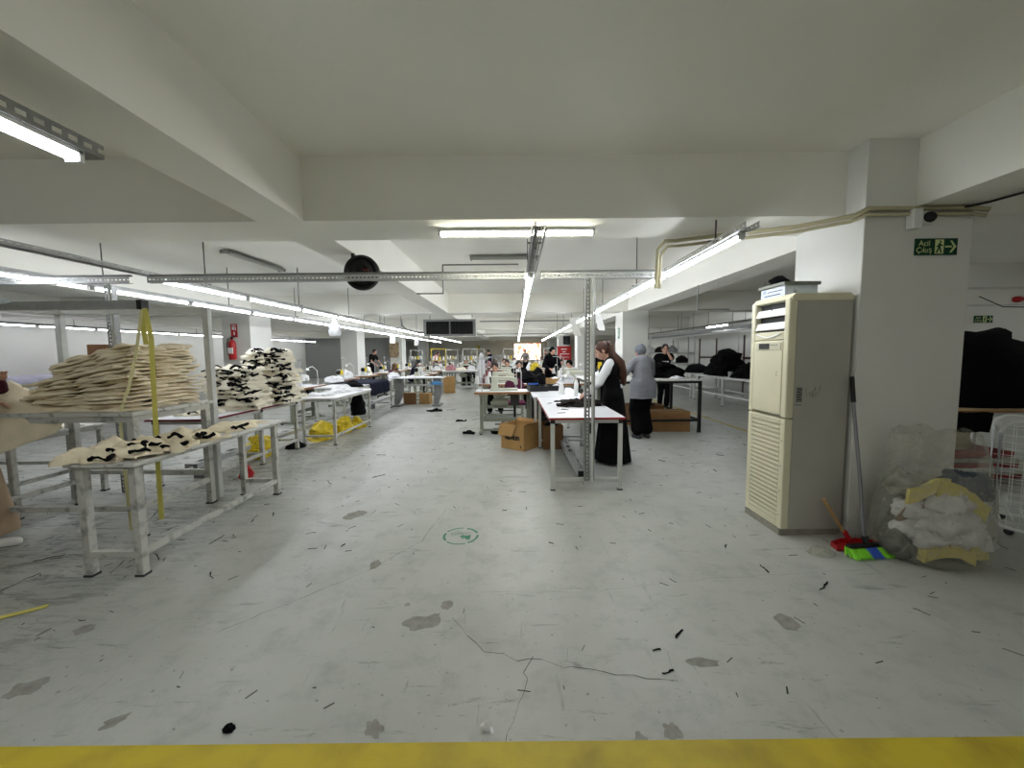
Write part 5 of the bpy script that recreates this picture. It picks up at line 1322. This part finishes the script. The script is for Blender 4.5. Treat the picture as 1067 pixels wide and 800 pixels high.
many('sewing machine table in the line left of the aisle', 'sewing stations left of the aisle', [(-3.0,12.6,-R90),(-3.0,14.2,-R90),(-3.1,16.6,-R90),(-3.1,18.3,-R90),(-3.1,20,-R90),(-1.95,16.5,pi),(-1.95,18.6,pi),(-1.95,20.6,pi)])
many('purple sewing chair pushed up to the tables of the back hall', 'chairs of the back hall', [(1.6,14.8,pi),(-.2,19.5,pi),(-4.3,13.2,R90),(-4.3,18.6,R90)], ch0)
# people seated or standing at the back
def seated(label, x, y, rz, top, hair, scarf=None, lean=.42, head=(.5,0)):
    d = Vector((-sin(rz), cos(rz), 0))
    person(label, (x,y,0), rz, 1.62, True, lean, ((-.14,.40,.84),(.14,.40,.84)), top=top, hair=hair, scarf=scarf, head=head, vox=.024)
    if scarf or True:
        t = thing('stool', 'stool under the '+' '.join(label.split()[:11]), 'stool', (x,y,0)); q = MB(); q.lathe([(0,.42),(.17,.42),(.18,.44),(.17,.46),(0,.46)],n=16); q.build('seat', M_dark, t)
        for k in range(4):
            q = MB(); a = pi/4+k*R90; q.cyl((.1*cos(a),.1*sin(a),.42),(.17*cos(a),.17*sin(a),0),.012,8); q.build('leg', M_black, t)
seated('woman in dark navy bent over a machine left of the aisle', -3.62, 14.2, -R90, M_navy, ('bun','black'))
seated('woman with brown hair and grey top beside the far left machines', -3.7, 18.3, -R90, M_gcloth, ('long','brown'))
seated('woman in black behind the white cross table left of the aisle', -1.95, 17.12, pi, M_blackcloth, ('short','black'))
seated('woman in dark green at the far end of the cross tables', -1.9, 19.22, pi, M_green, ('long','dark'))
seated('person in reddish plaid in the middle line', -.4, 9.62, pi, M_plaid, ('bun','dark'))
seated('person in black with dark hair behind the plaid one in the middle line', -.15, 12.85, pi, M_blackcloth, ('bun','black'))
seated('person in brown check in the middle line, farther back', -.6, 14.5, pi, M_brownc, ('long','brown'))
seated('person in dusty pink far down the middle line', -.3, 16.1, pi, M_pink, ('short','dark'))
seated('person in black nearest the right columns, far down the middle line', .1, 17.7, pi, M_blackcloth, ('short','black'))
seated('woman in white with black head scarf at the right line', 1.75, 11.25, radians(150), M_white, ('cap','black'), M_blackcloth)
seated('person in grey at the right line behind the scarved woman', 1.6, 13.0, pi, M_gcloth, ('short','black'))
seated('person in black far down the right line', 1.65, 16.5, pi, M_blackcloth, ('bun','black'))
person('man in black leaning over a machine in the dim far left bay', (-7.0,19.6,0), radians(-110), 1.74, lean=.3, hands=((-.2,.45,.98),(.2,.45,.98)), top=M_blackcloth, sleeve='short', hair=('short','black'), head=(.3,0), vox=.022)
person('person in grey standing near the bright far window', (.9,25.5,0), radians(160), 1.68, lean=.12, hands=((-.2,.35,1.0),(.2,.35,1.0)), top=M_gcloth, hair=('short','black'), vox=.026)
person('person in brown check standing right of the bright far window', (2.0,24.0,0), radians(190), 1.66, lean=.15, hands=((-.2,.35,1.0),(.2,.35,1.0)), top=M_brownc, hair=('short','dark'), vox=.026)
person('person with dark hair standing behind the ponytailed woman', (2.35,10.0,0), radians(165), 1.60, lean=.2, hands=((-.2,.35,.95),(.2,.35,.95)), top=M_blackcloth, hair=('short','black'), vox=.022)
# grey pedestal table at the aisle, cross table, cartons, garments and racks at the back
pt = thing('pedestal_table','thin white table on curved grey pedestal legs beside the aisle','table',(-2.65,11.05,0))
q = MB(); q.box(-.75,.75,-.3,.3,.785,.81); q.build('tabletop', M_top, pt, bevel=.006)
for s in (-1,1):
    q = MB(); q.loft([[Vector((s*.55+dx-w,-.12,z)),Vector((s*.55+dx+w,-.12,z)),Vector((s*.55+dx+w,.12,z)),Vector((s*.55+dx-w,.12,z))] for z,dx,w in ((.05,-.05,.05),(.15,-.03,.07),(.35,.02,.10),(.6,.03,.10),(.785,.03,.09))]); q.box(s*.55-.12,s*.55+.1,-.25,.25,0,.05); q.build('pedestal', M_galvd, pt, bevel=.01)
q = MB(); q.box(-.5,.5,.1,.13,.55,.6); q.build('crossbar', M_steel, pt)
heap('cloth_piece',.3,.25,.1,200,M_teal,(-2.08,10.72,.62),'blue cloth tied round the pedestal of the thin white table','cloth',n=18,amp=.03,sc=8)
carton('cardboard_box','brown carton beneath the thin pedestal table, left one',(-3.0,11.5,0),.35,.3,.32,.2,M_card2,'closed'); carton('cardboard_box','brown carton beneath the thin pedestal table, right one',(-2.55,11.55,0),.3,.3,.3,-.1,M_card,'closed')
carton('cardboard_box','tall brown carton standing at the aisle beside the cross table',(-2.35,14.7,0),.42,.3,.6,.2,M_card,'closed')
table('work_table','white cross table left of the aisle before the seated women',-2.7,-1.35,15.2,15.85,.80,M_top,M_steel,leg=.04,lowrails='S')
for k,(x,y,zz,w,d,h,mm,l) in enumerate(((.35,9.0,.775,.5,.4,.28,M_blackcloth,'black garment bunch on the second middle sewing table'),(.75,10.3,.0,.8,.7,.95,M_blackcloth,'tall black garment bunch between the middle and right lines'),(.75,12.6,.0,.8,.9,1.0,M_browncloth,'dark brown garment bunch between the middle and right lines'),(.62,13.6,.0,.5,.5,1.15,M_white,'white garment bunch farther back between the lines'),(-4.35,9.6,.782,.5,.4,.16,M_white,'white cloths beside the navy drape'),(-3.0,13.0,.775,.25,.2,.14,M_white,'white cloth beside the nearest machine left of the aisle'),(1.2,8.9,.775,.4,.35,.2,M_white,'white cloth on the nearest right sewing table'),(-2.0,15.5,.802,.5,.35,.12,M_cream2,'cream cloth on the white cross table'),(1.95,8.2,.952,.5,.4,.15,M_white,'white cloth beside the yellow bottle'))):
    heap('garment_bunch' if h > .2 else 'cloth_piece',w,d,h,210+k*2,mm,(x,y,zz),l,'clothes',n=30,amp=.06,sc=4,prof=1.8)
heap('cloth_bundle',.34,.3,.26,240,M_yellow,(.72,12.45,.9),'bright yellow bundle on top of the dark garments between the lines','bundle',n=24,amp=.04,sc=5,prof=2)
for k,(x,y,zz,w_,d_,h_,mm,l) in enumerate(((-.55,9.0,.775,.3,.3,.2,M_plaid,'reddish plaid cloth on the second middle sewing table'),(.25,10.5,.775,.3,.3,.22,M_browncloth,'dark cloth on the third middle sewing table'),(-.6,10.6,.775,.25,.25,.3,M_brownc,'brown checked cloth on the third middle sewing table'),(.35,12.1,.775,.35,.3,.25,M_white,'white cloth on the fourth middle sewing table'),(1.9,10.7,.775,.3,.3,.22,M_white,'white cloth on the second right sewing table'),(1.35,12.2,.775,.3,.3,.3,M_blackcloth,'black cloth on the third right sewing table'),(.75,11.4,0,.6,.6,1.05,M_blackcloth,'black garment bunch beside the third middle table'),(.7,9.2,0,.5,.5,.7,M_blackcloth,'low black garment bunch between the second tables'),(-1.0,17.4,.775,.3,.3,.35,M_pink,'dusty pink cloth at the aisle by the far machines'),(-.5,13.9,.775,.3,.3,.3,M_green,'dark green cloth on a far middle table'),(-4.7,11.2,.775,.3,.3,.25,M_white,'white cloth on the overlock table by the left column'),(-3.1,16.25,.775,.3,.2,.2,M_white,'white cloth on the machine left of the aisle'))):
    heap('garment_bunch',w_,d_,h_,260+k*2,mm,(x,y,zz),l,'clothes',n=26,amp=.06,sc=5,prof=1.8)
carton('cardboard_box','small open carton of white cloth at the head of the right line',(1.05,9.5,.0),.4,.35,.84,.1,M_card,False,fill=M_white)
o = thing('bottle','yellow spray bottle standing on the black-legged table behind the pole','bottle',(1.62,7.25,.952)); q = MB(); q.lathe([(0,0),(.04,0),(.04,.15),(.015,.19),(.015,.2),(0,.2)],n=14); q.build('bottle_body', M_mwhite, o, smooth=True); q = MB(); q.lathe([(0,.2),(.035,.2),(.035,.32),(0,.32)],n=12); q.build('yellow_cap', M_yellow, o, smooth=True)
seated('person in black with a bun facing the aisle, right part of the middle line', .2, 11.3, pi, M_blackcloth, ('bun','black'))
seated('person in dark brown check nearer the aisle in the middle line', -.5, 11.27, pi, M_brownc, ('short','dark'))
person('person in long black dress standing at the second right sewing table', (1.15,11.72,0), radians(200), 1.62, lean=.15, hands=((-.15,.35,.95),(.2,.35,1.0)), top=M_blackcloth, bottom=('skirt',M_blackcloth,.05,.25), hair=('long','black'), scarf=M_blackcloth, vox=.022)
person('person in navy standing far back beside the cross tables', (-1.1,21.6,0), radians(110), 1.66, lean=.2, hands=((-.2,.35,.95),(.2,.35,.95)), top=M_navy, hair=('short','black'), vox=.024)
person('person in pink top standing at the far left machines', (-4.0,20.4,0), radians(-60), 1.6, lean=.2, hands=((-.2,.35,.95),(.2,.35,.95)), top=M_pink, hair=('bun','dark'), vox=.024)
def thread_rack(label,x,y,zb,m):
    o = thing('thread_rack',label,'rack',(x,y,zb)); q = MB()
    for s in (-1,1): q.box(s*.3-.015,s*.3+.015,-.015,.015,0,.9-zb*.0)
    q.box(-.3,.3,-.015,.015,.87,.9); q.box(-.3,.3,-.015,.015,.4,.42); q.build('rack_frame', m, o)
    for k in range(4):
        q = MB(); q.lathe([(0,.42),(.05,.42),(.03,.58),(0,.58)],n=12); q.v=[v+Vector((-.22+.145*k,0,0)) for v in q.v]; q.build('thread_cone', [M_paper,M_cream2,M_yellow,M_paper][k], o, smooth=True)
thread_rack('white thread rack with a yellow cone, nearest of the left machines',-1.75,16.5,.772,M_steel); thread_rack('white thread rack standing farther left among the machines',-3.05,20.1,.772,M_steel); thread_rack('white thread rack between the middle machines',-.1,18.7,.772,M_steel); thread_rack('yellowish thread rack left of the aisle',-3.1,16.7,.772,M_yellow)
for k,(x,y,zz,w_,d_,h_,mm,l) in enumerate(((-2.4,15.4,.802,.4,.3,.25,M_pink,'dusty pink cloth on the white cross table'),(-1.6,15.6,.802,.3,.3,.2,M_white,'white cloth at the aisle end of the white cross table'),(-3.2,14.5,.775,.25,.25,.22,M_cream2,'cream cloth by the navy woman at her machine'),(-2.3,18.75,.775,.4,.3,.3,M_white,'white cloth on the far cross sewing table'),(-4.95,13.5,.775,.3,.3,.3,M_cream2,'cream cloth on the second overlock station'),(-4.9,16.5,.775,.3,.3,.35,M_brownc,'brown checked cloth on a far overlock station'),(-3.3,11.0,.812,.4,.3,.14,M_white,'white cloth on the left half of the thin pedestal table'),(-1.7,20.9,.775,.4,.3,.35,M_navy,'navy cloth on the farthest cross sewing table'))):
    heap('cloth_piece',w_,d_,h_,320+k*2,mm,(x,y,zz),l,'clothes',n=26,amp=.06,sc=5,prof=1.8)
thread_rack('white thread rack on the farthest overlock stations',-4.9,20.3,.772,M_steel); thread_rack('white thread rack on the far cross sewing table',-1.6,18.75,.772,M_steel); thread_rack('white thread rack at the right line far back',1.75,17.8,.772,M_steel)
for k,(x,y,w_,d_,h_,l) in enumerate(((-.78,7.05,.22,.1,.04,'black cloth dropped on the floor left of the nearest sewing table'),(-.2,7.1,.35,.2,.12,'black cloth heaped on the floor under the nearest sewing table'),(-1.1,8.4,.22,.08,.03,'black cloth lying in the aisle behind the nearest sewing table'),(-1.95,9.9,.42,.12,.04,'long black cloth lying across the aisle line'))):
    heap('cloth_piece',w_,d_,h_,360+k*3,M_blackcloth,(x,y,.001),l,'cloth',n=40,amp=.09,sc=9,prof=1.8)
o = thing('draped_form','tall white cloth-covered form standing at the aisle by the far machines','draped form',(-1.35,17.6,0)); q = MB(); rings=[]
for zz,r in ((0,.32),(.3,.30),(.75,.24),(1.0,.14),(1.15,.12),(1.35,.09),(1.5,.03)): rings.append([Vector((cos(2*pi*j/24)*r*(1+.12*sin(5*2*pi*j/24+zz*3)), sin(2*pi*j/24)*r, zz)) for j in range(24)])
q.loft(rings); q.build('white_cover', M_white, o, smooth=True)

# ------------------------------------------------------------------ scraps and lint on the floor
def scrap(x,y,L,seed,m,label,group=None,thick=.012):
    r = random.Random(seed); a = r.uniform(0,pi) if seed != 77 else .5
    pts = []; p = Vector((-cos(a)*L/2,-sin(a)*L/2,.006))
    for i in range(6): pts.append(p.copy()); p += Vector((cos(a),sin(a),0))*L/5+Vector((r.uniform(-1,1),r.uniform(-1,1),0))*L*.09
    q = MB(); q.tube([(v.x*.62,v.y*.62,.004+.004*r.random()) for v in pts],[.55*thick*r.uniform(.4,1) for _ in pts],6)
    q.v = [Vector((v.x,v.y,max(.001,v.z*.6))) for v in q.v]
    o = q.build('fabric_scrap', m, smooth=True, loc=(x,y,0)); tag(o,label,'fabric scrap',group); return o
scrap(1.92,2.32,.22,77,M_blackcloth,'long black fabric scrap on the floor right of the middle')
heap('fabric_scrap',.05,.03,.025,301,M_white,(-.11,1.42,.001),'small white scrap beside the yellow line','fabric scrap',n=14,amp=.02,sc=20)
heap('fabric_scrap',.05,.04,.015,302,M_blackcloth,(-1.11,1.43,.001),'small dark scrap just behind the yellow line','fabric scrap',n=14,amp=.02,sc=20)
for k,(x,y,L) in enumerate(((1.58,2.82,.09),(1.67,2.51,.12),(.29,2.9,.05),(.84,1.91,.1),(.70,1.68,.12),(.69,1.81,.06),(2.47,4.71,.2),(1.99,5.15,.18),(3.11,6.25,.25),(1.77,5.68,.14),(-.95,7.6,.3),(-.8,8.6,.35),(-1.6,10.2,.45),(-.75,9.2,.3),(3.6,6.0,.2),(2.9,5.4,.15),(-1.6,4.6,.25),(-1.9,5.6,.2),(-1.0,6.3,.2),(4.3,8.6,.3),(3.6,8.0,.3),(-2.2,3.5,.12),(-1.3,2.9,.06))):
    scrap(x,y,L,400+k,M_blackcloth,'small black fabric scrap lying on the grey floor','black scraps on the floor')
for k,(x,y,L) in enumerate(((-2.6,2.75,.25),(-2.75,2.62,.3),(-3.2,2.45,.35),(-3.35,2.75,.3),(-2.9,3.2,.22),(-3.4,2.2,.3),(-2.0,2.5,.15),(-2.35,3.0,.2),(-2.3,3.4,.25),(-2.1,4.4,.3),(-3.3,3.5,.3),(-4.6,5.2,.5),(-6.0,6.0,.7),(-7.5,7.0,.8))):
    scrap(x,y,L,500+k,M_browncloth,'thin dark thread scrap on the floor around the left tables','thread scraps round the left tables',.007)
o = thing('strap','pale yellow strap scrap lying on the floor at the left edge','strap',(-2.83,2.12,0)); q = MB(); q.ribbon([(-.16,-.11,.004),(-.05,-.03,.006),(.05,.04,.004),(.10,.08,.005)],(.02,-.03,0)); q.build('band', M_strap, o)
q = MB(); r_ = random.Random(5)
for k in range(900):
    if k < 500: x, y = r_.uniform(-6,-2.2), r_.uniform(1.8,8)
    else: x, y = r_.uniform(-2.2,4), r_.uniform(1.5,10)
    a = r_.uniform(0,pi); L = r_.uniform(.004,.03)*(1+y*.05); w = r_.uniform(.001,.0035); dx, dy = cos(a)*L, sin(a)*L; nx_, ny_ = -sin(a)*w, cos(a)*w
    q.loft([[Vector((x-dx-nx_,y-dy-ny_,.0005)),Vector((x-dx+nx_,y-dy+ny_,.0005)),Vector((x-dx,y-dy,.003))],[Vector((x+dx-nx_,y+dy-ny_,.0005)),Vector((x+dx+nx_,y+dy+ny_,.0005)),Vector((x+dx,y+dy,.003))]])
o = q.build('floor_lint', mat('dark_lint',(62,60,58),.95)); tag(o,'fine dark lint and thread ends scattered over the floor','lint',None,'stuff')

# ------------------------------------------------------------------ world, camera, colour
w = bpy.data.worlds.new('World'); scene.world = w; w.use_nodes = True
w.node_tree.nodes['Background'].inputs['Color'].default_value = (.9,.95,1,1); w.node_tree.nodes['Background'].inputs['Strength'].default_value = 1.0
cam = bpy.data.cameras.new('camera'); co = bpy.data.objects.new('camera', cam); COL.objects.link(co)
cam.sensor_width = 36; cam.lens = 410/1067*36; cam.clip_start = .05; cam.clip_end = 200
pitch, roll = math.atan(32/410), .010
F = Vector((0,cos(pitch),-sin(pitch))); Rr = Vector((1,0,0)); U = Rr.cross(F)
R2 = Rr*cos(roll)-U*sin(roll); U2 = U*cos(roll)+Rr*sin(roll)
co.matrix_world = Matrix((R2, U2, -F)).transposed().to_4x4(); co.location = (0,0,1.45)
scene.camera = co
vs = scene.view_settings; vs.view_transform = 'Standard'; vs.look = 'None'; vs.gamma = 1; vs.use_curve_mapping = False; vs.exposure = .88
scene.cycles.max_bounces = 10; scene.cycles.diffuse_bounces = 6; scene.cycles.transparent_max_bounces = 12
scene.cycles.sample_clamp_indirect = 8; scene.cycles.use_denoising = True
